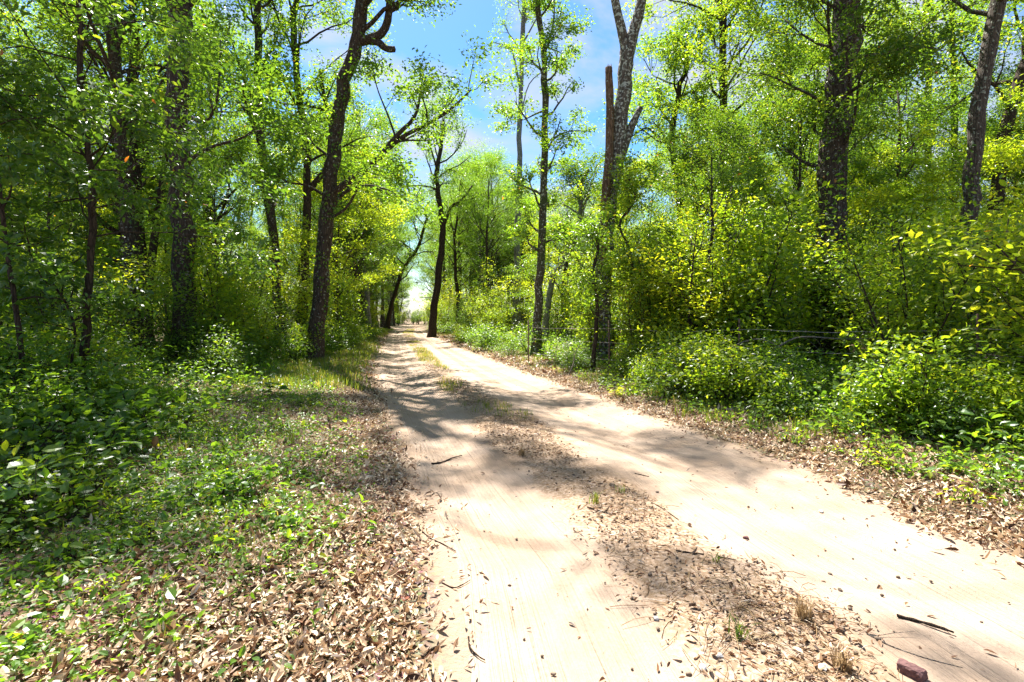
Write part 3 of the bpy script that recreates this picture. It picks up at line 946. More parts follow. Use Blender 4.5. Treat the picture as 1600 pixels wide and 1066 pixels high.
hero('multi_stem_sapling', 'clump of thin dark stems below the bright leaves right of the lichen-spotted fork',
     [(996, 545), (994, 500), (990, 460), (987, 430), (984, 390)], 14.0, 0.04, 0.03,
     dict(z0=2.7, z1=5.2, n=14, L=1.1, subs=(3, 3), flare=0.1), 5500, 0.085, 0.2, 'leaf_mid', 'bark_plain', (0.75, 0.2), 122, top=5.4, mode='hi',
     limbs=[dict(pts=[(998, 545, 14), (1000, 500, 14), (999, 455, 14), (1004, 400, 14)], r=0.035, L=1.2), dict(pts=[(988, 545, 14.2), (984, 500, 14.2), (982, 450, 14.2), (975, 400, 14.2)], r=0.03, L=1.2)])
hero('thin_sapling', 'thin dark stem at the verge in front of the lichen-spotted fork',
     [(925, 588), (928, 550), (931, 520), (933, 470)], 12.8, 0.055, 0.03,
     dict(z0=1.4, z1=3.6, n=10, L=0.9, subs=(3, 2), flare=0.2), 2600, 0.085, 0.18, 'leaf_mid', 'bark_plain', (0.65, 0.2), 123, top=3.8, mode='hi')
hero('thin_sapling', 'thin crooked dark sapling at the far left edge of the picture',
     [(40, 640), (32, 540), (22, 460), (12, 400), (4, 340), (-8, 240)], 6.2, 0.03, 0.018,
     dict(z0=1.5, z1=4.6, n=14, L=1.1, subs=(3, 3), el=(-0.2, 0.4), flare=0.2, up=-0.02), 3200, 0.1, 0.17, 'leaf_dark', 'bark_plain', (0.55, 0.2), 124, top=5.0, mode='hi', aspect=0.6)
hero('whip_sapling', 'thin whip of a sapling curving up beside the slender young tree on the left',
     [(106, 640), (112, 560), (118, 520), (104, 475), (80, 440), (64, 410)], 6.8, 0.016, 0.01,
     dict(z0=1.3, z1=2.6, n=12, L=0.6, subs=(2, 2), flare=0.1), 700, 0.1, 0.14, 'leaf_dark', 'bark_plain', (0.6, 0.2), 125, top=2.6, mode='hi', aspect=0.6)

# ------------------------------------------------------------------ woodland trees behind (individuals sharing meshes)
SKY = [(0, 0), (330, 0), (370, 60), (560, 20), (600, 215), (640, 300), (700, 290), (735, 160), (775, 190), (800, 300), (860, 330), (960, 300), (1010, 170), (1060, 30), (1110, 0), (1400, 0), (1430, 190), (1490, 160), (1540, 60), (1600, 40)]


def sky_lim(px):
    return float(np.interp(px, [a for a, _ in SKY], [b for _, b in SKY]))


KEY = [(130, 7, 10), (285, 13, 24), (205, 16, 16), (228, 19, 20), (432, 22, 14), (497, 16, 22), (843, 18.5, 12), (945, 15, 22), (1294, 13, 30), (1520, 13, 20), (688, 38, 12), (608, 58, 10), (808, 40, 8), (875, 26, 14), (652, 200, 8)]


def hides(px, d, wpx):
    return any(d < hd - 0.3 and abs(px - hx) < wpx * 0.75 + hw for hx, hd, hw in KEY)


def place_woods(n, d0, d1, kinds, Hs, seed, min_off, sep, side, fmt, kindname, cat, grp, hmin, jit=0.25, pmin=-150, pmax=1750, cap=99):
    rng = np.random.default_rng(seed)
    done, tries = [], 0
    while len(done) < n and tries < n * 60:
        tries += 1
        d = math.exp(rng.uniform(math.log(d0), math.log(d1)))
        px = rng.uniform(pmin, pmax)
        x = (px - CX) / F_PX * d
        o = max(XL(d) - x, x - XR(d))
        left = x < XL(d)
        if o < min_off or (side == 'L' and not left) or (side == 'R' and left):
            continue
        if any((x - a) ** 2 + (d - b) ** 2 < (sep * (0.6 + d / 60)) ** 2 for a, b in done):
            continue
        k = int(rng.integers(len(kinds)))
        H = Hs[k] * rng.uniform(1 - jit, 1 + jit)
        w = 0.26 * H / d * F_PX * 0.6
        lim = max(sky_lim(px), min(sky_lim(px - w), 260), min(sky_lim(px + w), 260))
        Hm = (HZ - lim) / F_PX * d + CAM_H
        H = min(H, Hm * 0.97, cap)
        if H < hmin:
            continue
        s = H / Hs[k]
        if hides(px, d, 0.17 * H / d * F_PX * (1.8 if H < 10 else 1)):
            continue
        wv = rng.uniform(0.85, 1.15) * max(s, 0.8)
        plant(kindname, cat, kinds[k], (kindname, k), x, d, (wv, wv, s), rng.uniform(0, TAU), fmt, grp, ('trunk', 'crown'))
        done.append((x, d))
    return done


TH = [17, 18, 15, 16, 17]
MH = [8, 7, 9, 6.5]
place_woods(3, 19, 24, TALL, TH, 201, 4.0, 3.6, 'L', 'tall leafy tree in the near wood left of the road', 'woodland_tree', 'tree', 'tall trees of the near left wood', 8, pmax=470)
place_woods(14, 25, 45, TALL, TH, 202, 3.0, 3.6, 'L', 'tall leafy tree in the depth of the wood left of the road', 'woodland_tree', 'tree', 'tall trees deep in the left wood', 8)
place_woods(26, 45, 110, TALL, TH, 203, 2.5, 4.0, 'L', 'small-looking far tree in the distant wood left of the road', 'woodland_tree', 'tree', 'far trees left of the road', 6)
place_woods(4, 19, 26, TALL, TH, 204, 5.0, 3.6, 'R', 'tall leafy tree in the near wood right of the fence', 'woodland_tree', 'tree', 'tall trees of the near right wood', 7, pmin=1010)
place_woods(21, 26, 45, TALL, TH, 205, 3.5, 3.6, 'R', 'tall leafy tree in the depth of the wood right of the road', 'woodland_tree', 'tree', 'tall trees deep in the right wood', 6)
place_woods(34, 45, 120, TALL, TH, 206, 2.5, 4.0, 'R', 'small-looking far tree in the distant wood right of the road', 'woodland_tree', 'tree', 'far trees right of the road', 6)
place_woods(7, 14, 24, MID, MH, 211, 4.5, 2.2, 'L', 'slim understory tree in the shade of the left wood', 'understory_tree', 'tree', 'understory trees of the left wood', 3)
place_woods(34, 22, 60, MID, MH, 212, 1.8, 2.2, 'L', 'small understory tree far back on the left of the road', 'understory_tree', 'tree', 'far understory trees on the left', 3)
place_woods(22, 12, 26, MID, MH, 213, 3.2, 1.9, 'R', 'sunlit yellow-green understory tree behind the fence on the right', 'understory_tree', 'tree', 'understory trees behind the fence', 3, cap=7.5)
place_woods(26, 22, 70, MID, MH, 214, 1.8, 2.2, 'R', 'small understory tree far back on the right of the road', 'understory_tree', 'tree', 'far understory trees on the right', 3)


def place_low(n, d0, d1, kinds, seed, offr, side, label, kindname, cat, grp, srange, sep=0.5, pmin=-120, pmax=1720, parts=('stems', 'foliage'), weights=None):
    rng = np.random.default_rng(seed)
    done, tries = [], 0
    while len(done) < n and tries < n * 60:
        tries += 1
        d = math.exp(rng.uniform(math.log(d0), math.log(d1)))
        o = rng.uniform(*offr(d)) if callable(offr) else rng.uniform(*offr)
        x = float(XL(d)) - o if side == 'L' else float(XR(d)) + o
        px = CX + x / d * F_PX
        if px < pmin or px > pmax:
            continue
        if any((x - a) ** 2 + (d - b) ** 2 < sep * sep for a, b in done):
            continue
        k = int(rng.choice(len(kinds), p=weights))
        s = rng.uniform(*srange)
        if hides(px, d, {'sapling': 0.95, 'bush': 0.35}.get(kindname, -99) * s / d * F_PX):
            continue
        plant(kindname, cat, kinds[k], (kindname, k), x, d, (s * rng.uniform(0.9, 1.2), s * rng.uniform(0.9, 1.2), s * rng.uniform(0.85, 1.15)), rng.uniform(0, TAU), label, grp, parts)
        done.append((x, d))
    return done


place_woods(30, 34, 115, TALL, TH, 221, 0.9, 2.2, 'L', 'far leafy tree standing close to the left edge of the distant road', 'woodland_tree', 'tree', 'trees lining the far road on the left', 5, pmin=545, pmax=640)
place_woods(28, 38, 115, TALL, TH, 222, 0.9, 2.2, 'R', 'far leafy tree standing close to the right edge of the distant road', 'woodland_tree', 'tree', 'trees lining the far road on the right', 5, pmin=650, pmax=830)


def fill_under(n, seed, p0, p1, side, label, grp):
    rng = np.random.default_rng(seed)
    done = []
    for _ in range(n * 40):
        if len(done) >= n:
            break
        d = rng.uniform(26, 62)
        x = (rng.uniform(p0, p1) - CX) / F_PX * d
        if max(XL(d) - x, x - XR(d)) < 5 or any((x - a) ** 2 + (d - b) ** 2 < 4 for a, b in done):
            continue
        s = rng.uniform(0.9, 1.7)
        k = int(rng.integers(5))
        plant('sapling', 'shrub', SAPL[k], ('sapling', k), x, d, (s * 1.4, s * 1.4, s), rng.uniform(0, TAU), label, grp, ('stems', 'foliage'))
        done.append((x, d))


FILLS = [(60, 341, -150, 540, 'L', 'shadowy sapling far back between the trunks of the left wood', 'undergrowth saplings deep in the left wood'),
         (50, 342, 880, 1750, 'R', 'sapling far back between the trunks of the right wood', 'undergrowth saplings deep in the right wood')]


def edgeL(d):   # where the thicket starts left of the road
    return float(np.interp(d, [3, 5, 8, 10.5, 11.5, 16, 25, 40], [3.0, 3.5, 4.3, 4.1, 3.2, 2.2, 1.3, 0.7]))


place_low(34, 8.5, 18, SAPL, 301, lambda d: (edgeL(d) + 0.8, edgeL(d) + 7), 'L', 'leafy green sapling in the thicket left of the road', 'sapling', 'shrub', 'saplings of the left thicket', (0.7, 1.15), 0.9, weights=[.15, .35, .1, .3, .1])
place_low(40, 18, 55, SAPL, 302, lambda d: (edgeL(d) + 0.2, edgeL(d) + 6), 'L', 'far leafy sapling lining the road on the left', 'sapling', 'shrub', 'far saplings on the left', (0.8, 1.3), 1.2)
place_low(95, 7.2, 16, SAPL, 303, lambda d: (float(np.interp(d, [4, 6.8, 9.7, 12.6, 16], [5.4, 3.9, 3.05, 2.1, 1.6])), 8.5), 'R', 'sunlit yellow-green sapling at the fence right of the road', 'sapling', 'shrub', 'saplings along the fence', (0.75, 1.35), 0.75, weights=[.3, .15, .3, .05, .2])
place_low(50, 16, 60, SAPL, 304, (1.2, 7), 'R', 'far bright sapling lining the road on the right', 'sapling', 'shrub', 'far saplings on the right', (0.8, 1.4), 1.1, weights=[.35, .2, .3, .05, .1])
place_low(4, 4.9, 6.6, SAPL, 307, (3.1, 4.4), 'R', 'tall bright shrub crowding in at the right edge of the picture', 'sapling', 'shrub', 'near shrubs at the right edge', (0.75, 1.0), 0.6, pmin=1570, weights=[.3, .1, .3, 0, .3])
place_low(46, 5.0, 16, BUSH, 305, lambda d: (edgeL(d) - 0.1, edgeL(d) + 2.2), 'L', 'low leafy bush at the shaded foot of the left thicket', 'bush', 'bush', 'bushes of the left thicket', (0.6, 1.2), 0.5, weights=[.35, .4, .15, .1])
place_low(34, 14, 45, BUSH, 306, lambda d: (edgeL(d) - 0.3, edgeL(d) + 1.5), 'L', 'far low bush beside the left verge grass', 'bush', 'bush', 'far bushes on the left', (0.7, 1.3), 0.7)
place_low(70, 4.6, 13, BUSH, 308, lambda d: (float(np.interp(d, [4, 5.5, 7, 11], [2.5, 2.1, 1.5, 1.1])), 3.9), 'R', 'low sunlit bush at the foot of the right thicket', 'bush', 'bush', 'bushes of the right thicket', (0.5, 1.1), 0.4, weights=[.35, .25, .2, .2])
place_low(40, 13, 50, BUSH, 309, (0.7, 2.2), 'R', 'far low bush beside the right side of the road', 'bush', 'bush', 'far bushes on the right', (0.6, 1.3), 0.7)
place_low(64, 3.0, 7.5, HERB, 310, lambda d: (edgeL(d) - 0.6, edgeL(d) + 1.3), 'L', 'small broad-leaved plant on the shady left verge', 'leafy_plant', 'plant', 'leafy plants of the left verge', (0.7, 1.35), 0.22, weights=[.4, .25, .1, .25])
place_low(30, 2.4, 9, HERB, 311, (1.1, 3.0), 'L', 'little seedling growing through the leaf litter on the left', 'leafy_plant', 'plant', 'seedlings in the left litter', (0.4, 0.8), 0.4, weights=[.1, .3, .1, .5])
place_low(60, 3.9, 12, HERB, 312, (0.6, 1.7), 'R', 'small green plant at the litter edge right of the road', 'leafy_plant', 'plant', 'plants at the right litter edge', (0.5, 1.0), 0.25, weights=[.3, .3, 0, .4])

for a_ in FILLS:
    fill_under(*a_)

# a bank of low growth closes the far end where the road swings out of sight
rng = np.random.default_rng(330)
for k in range(24):
    y = rng.uniform(92, 106)
    x = float(XL(y)) - 4 + 11.5 * k / 23
    plant('understory_tree', 'tree', MID[k % 4], ('understory_tree', k % 4), x, y, rng.uniform(0.35, 0.9) if abs(CX + x / y * F_PX - 652) > 22 else 0.3, rng.uniform(0, TAU), 'bright low tree closing off the far end of the road', 'trees at the road end', ('trunk', 'crown'))

rng = np.random.default_rng(331)
for k in range(26):
    y = rng.uniform(80, 100)
    o = rng.uniform(-0.9, 7) if k % 2 else rng.uniform(0.2, 7)
    x = float(XL(y)) - o if k % 2 else float(XR(y)) + o
    if y > 93:
        x = float(XL(y)) + rng.uniform(-3, 6)
    plant('sapling', 'shrub', SAPL[k % 5], ('sapling', k % 5), x, y, rng.uniform(0.6, 1.3), rng.uniform(0, TAU), 'bright bushy growth closing in round the far end of the road', 'shrubs at the road end', ('stems', 'foliage'))
place_woods(26, 108, 150, TALL, TH, 332, -9, 2.2, 'B', 'dim distant tree beyond the far end of the road', 'woodland_tree', 'tree', 'trees beyond the road end', 5, pmin=540, pmax=760)

# ------------------------------------------------------------------ leaf litter, ground cover, grass (stuff)


def scatter(rng, n, x0, x1, d0, d1, dens, p=0.5):
    """n candidate points, thinned by dens(x, y, dl, dr); nearer ground gets more"""
    u = rng.random(n)
    y = (d0 ** p + u * (d1 ** p - d0 ** p)) ** (1 / p)
    x = rng.uniform(0, 1, n) * (x1(y) - x0(y)) + x0(y)
    keep = rng.random(n) < np.clip(dens(x, y, XL(y) - x, x - XR(y)), 0, 1)
    return x[keep], y[keep]


def visible(x, y, m=260):
    px = CX + x / y * F_PX
    return (px > -m) & (px < 1600 + m)


def flat_leaves(acc, rng, x, y, Ls, asp, tint, lift, tilt=0.45, curl=(0.0, 0.5)):
    k = visible(x, y)
    x, y = x[k], y[k]
    n = len(x)
    z = surf(x, y) + lift * rng.random(n)
    N = rng.normal(0, tilt, (n, 3)) + [0, 0, 1]
    d = rng.normal(0, 1, (n, 3)) * [1, 1, 0.25]
    d = d - norm(N) * (d * norm(N)).sum(1, keepdims=True) * 0.8
    L = Ls * np.clip(rng.lognormal(0, 0.33, n), 0.45, 1.9)
    leaves_hi(acc, np.stack([x, y, z], -1), d, N, L, L * asp * rng.uniform(0.55, 1.4, n), tint(n), rng.uniform(*curl, n) * rng.choice([-1, 1], n, p=[.45, .55]), rng.uniform(-0.25, 0.5, n), (0.9, 0.75))


rng = np.random.default_rng(401)
acc = Acc()


def lit_tint(n):
    t = np.clip(rng.normal(0.68, 0.2, n), 0.05, 1)
    b = rng.random(n)
    t[b < 0.24] = rng.uniform(0.0, 0.3, (b < 0.24).sum())
    return t


def dl_left(x, y, dl, dr):
    e = dl + 0.13 * noise2(x, y, 3.5, 21) + 0.05 * noise2(x, y, 11, 22)
    g = np.maximum(sstep(-0.1, 0.25, e), 0.07 * sstep(-0.4, 0, e))
    far = 1 - 0.72 * sstep(0.9, 2.2, dl + 0.5 * noise2(x, y, 0.9, 23))
    return g * far * (0.8 + 0.3 * noise2(x, y, 1.7, 24))


x, y = scatter(rng, 112000, lambda y: XL(y) - 4.2, lambda y: XL(y) + 0.4, 1.75, 13, dl_left, 0.25)
flat_leaves(acc, rng, x, y, 0.038, 0.4, lit_tint, 0.035, 0.6, (0.0, 0.95))
x, y = scatter(rng, 16000, lambda y: XL(y) - 3.0, lambda y: XL(y) + 0.2, 12, 45, dl_left, 0.5)
flat_leaves(acc, rng, x, y, 0.085, 0.45, lit_tint, 0.04)


def dr_right(x, y, dl, dr):
    e = dr + 0.13 * noise2(x, y, 3.0, 25) + 0.05 * noise2(x, y, 11, 26)
    return np.maximum(sstep(-0.1, 0.22, e), 0.07 * sstep(-0.4, 0, e)) * (1 - 0.75 * sstep(1.2, 2.4, dr)) * (0.9 + 0.3 * noise2(x, y, 1.7, 27))


x, y = scatter(rng, 62000, lambda y: XR(y) - 0.4, lambda y: XR(y) + 2.6, 2.8, 14, dr_right, 0.3)
flat_leaves(acc, rng, x, y, 0.044, 0.4, lit_tint, 0.035, 0.6, (0.0, 0.95))
x, y = scatter(rng, 14000, lambda y: XR(y) - 0.2, lambda y: XR(y) + 1.6, 13, 45, dr_right, 0.5)
flat_leaves(acc, rng, x, y, 0.085, 0.45, lit_tint, 0.04)


def d_strip(x, y, dl, dr):
    e = np.minimum(x - SL(y), SR(y) - x) + 0.14 * noise2(x, y, 4, 28)
    return sstep(-0.12, 0.2, e) * np.clip(0.5 + 0.95 * noise2(x, y, 2.6, 29), 0.06, 1)


x, y = scatter(rng, 30000, lambda y: SL(y) - 0.2, lambda y: SR(y) + 0.2, 1.75, 30, d_strip, 0.3)
flat_leaves(acc, rng, x, y, 0.031, 0.34, lambda n: np.clip(rng.normal(0.26, 0.22, n), 0, 1), 0.015, 0.35)
x, y = scatter(rng, 1500, lambda y: XL(y), lambda y: XR(y), 1.75, 20, lambda x, y, a, b: 0.5 + 0 * x, 0.3)     # strays on the sand
flat_leaves(acc, rng, x, y, 0.028, 0.34, lambda n: np.clip(rng.normal(0.2, 0.2, n), 0, 1), 0.006, 0.3)
# deeper, darker litter under the trees
x, y = scatter(rng, 9000, lambda y: XL(y) - 12, lambda y: XL(y) - 2.5, 4, 22, lambda x, y, a, b: 0.7 + 0 * x, 0.5)
flat_leaves(acc, rng, x, y, 0.09, 0.45, lambda n: np.clip(rng.normal(0.4, 0.2, n), 0, 1), 0.05)
x, y = scatter(rng, 8000, lambda y: XR(y) + 1.5, lambda y: XR(y) + 10, 4, 20, lambda x, y, a, b: 0.7 + 0 * x, 0.5)
flat_leaves(acc, rng, x, y, 0.09, 0.45, lambda n: np.clip(rng.normal(0.4, 0.2, n), 0, 1), 0.05)
tag(link('leaf_litter', acc.mesh('leaf_litter', M['litter'], smooth=False)), 'dry tan and brown leaves scattered along both verges and the centre strip', 'dead leaves', kind='stuff')

# green ground cover: low rosettes of small leaves
acc = Acc()


def rosettes(x, y, nl, leaf, hgt, rad, tmean, asp=0.6):
    k = visible(x, y)
    x, y = x[k], y[k]
    n = len(x)
    z = surf(x, y)
    idx = np.repeat(np.arange(n), nl)
    m = len(idx)
    a = rng.uniform(0, TAU, m)
    r = rad * np.sqrt(rng.random(m)) * rng.uniform(0.6, 1.5, n)[idx]
    pos = np.stack([x[idx] + np.cos(a) * r, y[idx] + np.sin(a) * r, z[idx] + hgt * rng.random(m) * rng.uniform(0.4, 1.4, n)[idx]], -1)
    d = np.stack([np.cos(a), np.sin(a), rng.uniform(-0.2, 0.6, m)], -1) + rng.normal(0, 0.4, (m, 3))
    N = rng.normal(0, 0.45, (m, 3)) + [0, 0, 1]
    L = leaf * rng.uniform(0.5, 1.4, m) * rng.uniform(0.7, 1.3, n)[idx]
    leaves_hi(acc, pos, d, N, L, L * asp, np.clip(tmean + rng.normal(0, 0.12, n)[idx] + rng.normal(0, 0.12, m), 0, 0.95), rng.uniform(0.05, 0.4, m), 0.15)


def cov_left(x, y, dl, dr):
    return sstep(0.65, 1.6, dl + 0.6 * noise2(x, y, 1.1, 31)) * np.clip(0.6 + 0.75 * noise2(x, y, 2.6, 32), 0.03, 1)


x, y = scatter(rng, 23000, lambda y: XL(y) - 6.5, lambda y: XL(y) - 0.1, 1.8, 15, cov_left, 0.3)
rosettes(x, y, 6, 0.034, 0.06, 0.06, 0.55)
x, y = scatter(rng, 4200, lambda y: XL(y) - 6.5, lambda y: XL(y) - 0.5, 1.9, 15, cov_left, 0.35)
rosettes(x, y, 6, 0.052, 0.10, 0.08, 0.6)
x, y = scatter(rng, 5000, lambda y: XL(y) - 9, lambda y: XL(y) - 2.5, 5, 30, lambda x, y, a, b: 0.8 + 0 * x, 0.4)
rosettes(x, y, 7, 0.085, 0.35, 0.2, 0.55)


def cov_right(x, y, dl, dr):
    return sstep(0.5, 1.3, dr + 0.35 * noise2(x, y, 1.6, 33)) * np.clip(0.5 + 0.8 * noise2(x, y, 2.2, 34), 0.05, 1)


x, y = scatter(rng, 5500, lambda y: XR(y) + 0.3, lambda y: XR(y) + 4, 3.2, 30, cov_right, 0.3)
rosettes(x, y, 6, 0.05, 0.10, 0.09, 0.6)
x, y = scatter(rng, 5200, lambda y: XR(y) + 1.6, lambda y: XR(y) + 8, 4, 28, lambda x, y, a, b: 0.8 + 0 * x, 0.4)
rosettes(x, y, 7, 0.085, 0.4, 0.2, 0.6)
tag(link('ground_cover', acc.mesh('ground_cover', M['leaf_mid'], smooth=False)), 'low green creeping plants growing through the litter beside the road', 'ground cover', kind='stuff')


def blades(acc, rng, x, y, h, w, tint, per=6, spread=0.035, lean=0.55):
    k = visible(x, y)
    x, y = x[k], y[k]
    idx = np.repeat(np.arange(len(x)), per)
    m = len(idx)
    a = rng.uniform(0, TAU, m)
    bx, by = x[idx] + rng.normal(0, spread, m), y[idx] + rng.normal(0, spread, m)
    bz = surf(bx, by) - 0.005
    H = h * rng.uniform(0.5, 1.35, m)
    dirv = np.stack([np.cos(a), np.sin(a), np.zeros(m)], -1)
    side = np.stack([-np.sin(a), np.cos(a), np.zeros(m)], -1)
    ln = rng.uniform(0.15, 1.0, m)[:, None] * lean
    b = np.stack([bx, by, bz], -1)
    up = np.array([0, 0, 1.0])
    H_ = H[:, None]
    mid = b + (up * 0.6 + dirv * ln * 0.35) * H_
    tip = b + (up * (1 - 0.35 * ln) + dirv * ln) * H_
    W = w * rng.uniform(0.7, 1.3, m)[:, None]
    v = np.stack([b - side * W / 2, b + side * W / 2, mid + side * W * 0.4, mid - side * W * 0.4, tip], 1).reshape(-1, 3)
    i = np.arange(m)[:, None] * 5
    acc.add(v, i + [[0, 1, 2, 3]], i + [[3, 2, 4]], np.repeat(np.clip(tint(m), 0, 1), 5))


rng = np.random.default_rng(420)
acc = Acc()


def g_left(x, y, dl, dr):
    return sstep(0.4, 1.3, dl + 0.6 * noise2(x, y, 0.9, 41)) * (1 - 0.85 * sstep(edge_mid, edge_mid + 2, dl)) * np.clip(0.35 + 0.9 * noise2(x, y, 1.9, 42), 0.02, 1)


edge_mid = 2.6
x, y = scatter(rng, 5200, lambda y: XL(y) - 4.5, lambda y: XL(y) - 0.1, 2.2, 12, g_left, 0.35)
blades(acc, rng, x, y, 0.10, 0.005, lambda m: rng.normal(0.5, 0.22, m), 6)
x, y = scatter(rng, 5500, lambda y: XL(y) - 3.5, lambda y: XL(y) - 0.05, 10, 60, lambda x, y, dl, dr: sstep(0.1, 0.7, dl + 0.35 * noise2(x, y, 0.8, 43)) * (1 - sstep(2.0, 3.5, dl)) * 0.95, 0.4)
blades(acc, rng, x, y, 0.18, 0.014, lambda m: rng.normal(0.55, 0.2, m), 7, 0.08)
x, y = scatter(rng, 4200, lambda y: XR(y) + 0.2, lambda y: XR(y) + 2.8, 6, 60, lambda x, y, dl, dr: sstep(0.35, 0.8, dr + 0.3 * noise2(x, y, 1.3, 44)) * (1 - sstep(1.4, 2.8, dr)) * np.clip(0.5 + 0.7 * noise2(x, y, 1.5, 45), 0.05, 1), 0.4)
blades(acc, rng, x, y, 0.15, 0.011, lambda m: rng.normal(0.55, 0.2, m), 7, 0.07)


def g_strip(x, y, dl, dr):
    e = np.minimum(x - SL(y), SR(y) - x)
    return sstep(-0.02, 0.12, e + 0.1 * noise2(x, y, 3, 46)) * sstep(-0.1, 0.5, noise2(x, y, 1.1, 47)) * sstep(4, 7, y)


x, y = scatter(rng, 3500, lambda y: SL(y), lambda y: SR(y), 4, 60, g_strip, 0.4)
blades(acc, rng, x, y, 0.09, 0.007, lambda m: rng.normal(0.7, 0.2, m), 7, 0.05)
tag(link('verge_grass', acc.mesh('verge_grass', M['grass'], smooth=False)), 'short green grass along the verges and the centre strip', 'grass', kind='stuff')

# dry straw and rootlets on the centre strip
rng = np.random.default_rng(430)
acc = Acc()
x, y = scatter(rng, 5200, lambda y: SL(y) - 0.1, lambda y: SR(y) + 0.1, 1.75, 16, lambda x, y, a, b: d_strip(x, y, a, b), 0.3)
k = visible(x, y)
for a, b in zip(x[k], y[k]):
    L = rng.uniform(0.04, 0.2)
    an = rng.uniform(0, TAU)
    c = rng.uniform(-0.6, 0.6)
    s = np.linspace(0, 1, 4)
    xx = a + L * (np.cos(an) * s - np.sin(an) * c * s * s)
    yy = b + L * (np.sin(an) * s + np.cos(an) * c * s * s)
    zz = surf(xx, yy) + 0.003 + 0.03 * rng.random() * np.sin(s * math.pi * 0.9)
    tube(acc, np.stack([xx, yy, zz], -1), rng.uniform(0.0008, 0.002), 3, tint=float(np.clip(rng.normal(0.35, 0.3), 0, 1)))
tag(link('dry_straw', acc.mesh('dry_straw', M['straw'])), 'brown rootlets and dry grass stems strewn along the centre strip', 'straw', kind='stuff')

# dark crumbs of soil and grit on the strip and the road
rng = np.random.default_rng(431)
acc = Acc()
ico_v = norm(np.array([(-1, 1.6, 0), (1, 1.6, 0), (-1, -1.6, 0), (1, -1.6, 0), (0, -1, 1.6), (0, 1, 1.6), (0, -1, -1.6), (0, 1, -1.6), (1.6, 0, -1), (1.6, 0, 1), (-1.6, 0, -1), (-1.6, 0, 1)], float))
ico_f = np.array([(0, 11, 5), (0, 5, 1), (0, 1, 7), (0, 7, 10), (0, 10, 11), (1, 5, 9), (5, 11, 4), (11, 10, 2), (10, 7, 6), (7, 1, 8), (3, 9, 4), (3, 4, 2), (3, 2, 6), (3, 6, 8), (3, 8, 9), (4, 9, 5), (2, 4, 11), (6, 2, 10), (8, 6, 7), (9, 8, 1)])
x, y = scatter(rng, 16000, lambda y: XL(y), lambda y: XR(y), 1.75, 11, lambda x, y, a, b: 0.01 + 0.7 * d_strip(x, y, a, b) * (1.2 - 0.08 * y), 0.3)
k = visible(x, y)
for a, b in zip(x[k], y[k]):
    r = 0.0052 * np.clip(rng.lognormal(0, 0.5), 0.4, 2.4)
    v = ico_v * r * rng.uniform(0.7, 1.2, (12, 1)) * [rng.uniform(0.8, 1.5), 1, 0.8]
    acc.add(v + [a, b, float(surf(a, b)) + r * 0.4], None, ico_f)
tag(link('soil_crumbs', acc.mesh('soil_crumbs', M['crumb'])), 'dark crumbs of soil and grit scattered on the sandy road', 'soil crumbs', kind='stuff')

# fine sand-coloured twigs in the verges are litter too; the sticks one can point at are things
rng = np.random.default_rng(440)


def stick(name, label, pix, r, mat='stick', lift=0.0, cat='stick', knots=True, side=()):
    pts = []
    for px, py in pix:
        x, y = G(px, py)
        pts.append([x, y, float(surf(x, y)) + r * 0.8 + lift])
    pts = spline(pts, 14)
    pts[:, 2] = np.maximum(surf(pts[:, 0], pts[:, 1]) + r * 0.7, pts[:, 2])
    b = pts[0].copy()
    a = Acc()
    rad = r * np.linspace(1.0, 0.6, 14) * (1 + (rng.uniform(-0.18, 0.35, 14) if knots else 0))
    tube(a, pts - b, rad, 8, 0.12, rng)
    for f, dx, dy, L in side:
        p = pts[int(f * 13)] - b
        q = p + np.array([dx, dy, 0.02]) * L
        tube(a, np.array([p, (p + q) / 2 + [0, 0, 0.004], q]), r * np.array([0.6, 0.45, 0.3]), 6, 0.1, rng)
    o = link(name, a.mesh(name, M[mat]))
    o.location = b
    tag(o, label, cat)


stick('fallen_stick', 'dark stick lying across the left wheel track of the road', [(675, 724), (690, 719), (707, 711), (722, 707)], 0.0085, side=[(0.02, -0.3, 1, 0.03), (0.25, -0.6, 1, 0.035)])
stick('fallen_stick', 'straight black stick lying in the right wheel track near the bottom corner', [(1402, 963), (1430, 968), (1460, 974), (1490, 982)], 0.0085)
stick('fallen_stick', 'pale thick stick half buried in the dry leaves on the left', [(520, 876), (540, 868), (560, 861), (588, 854)], 0.013, 'dead_wood')
stick('fallen_branch', 'long grey branch lying in the shaded grass of the left verge', [(218, 762), (250, 750), (280, 722), (318, 706)], 0.016, 'dead_wood', side=[(0.5, 1, 0.4, 0.25), (0.3, 0.3, -1, 0.15)])
stick('twig', 'thin forked twig at the left edge of the sand beside the dry leaves', [(655, 828), (672, 842), (690, 850), (712, 862)], 0.004, side=[(0.4, 1, 0.1, 0.09)])
stick('twig', 'short bent twig on the left track near the bottom edge of the litter', [(732, 995), (735, 1012), (748, 1024), (758, 1029)], 0.004)
stick('twig', 'dark twig lying on the dry leaves at the lower end of the litter', [(660, 1028), (672, 1016), (686, 1009)], 0.006)
stick('twig', 'thin curved twig lying between the dry leaves and the left wheel track', [(690, 912), (708, 920), (722, 915), (735, 906)], 0.0035)
stick('twig', 'pair of short crossed twigs on the sand left of the first fallen stick', [(672, 775), (682, 769), (690, 778)], 0.003, side=[(0.5, 1, 0.5, 0.06)])
stick('twig', 'dark broken twig across the middle of the centre strip', [(918, 800), (935, 806), (955, 812)], 0.006, side=[(0.3, 1, 0.3, 0.08)])
stick('twig', 'straight twig slanting off the centre strip toward the right track', [(1018, 790), (1038, 801), (1060, 816)], 0.004)
stick('twig', 'flat dark twig lying crosswise on the lower centre strip', [(1056, 868), (1075, 871), (1100, 873)], 0.005)
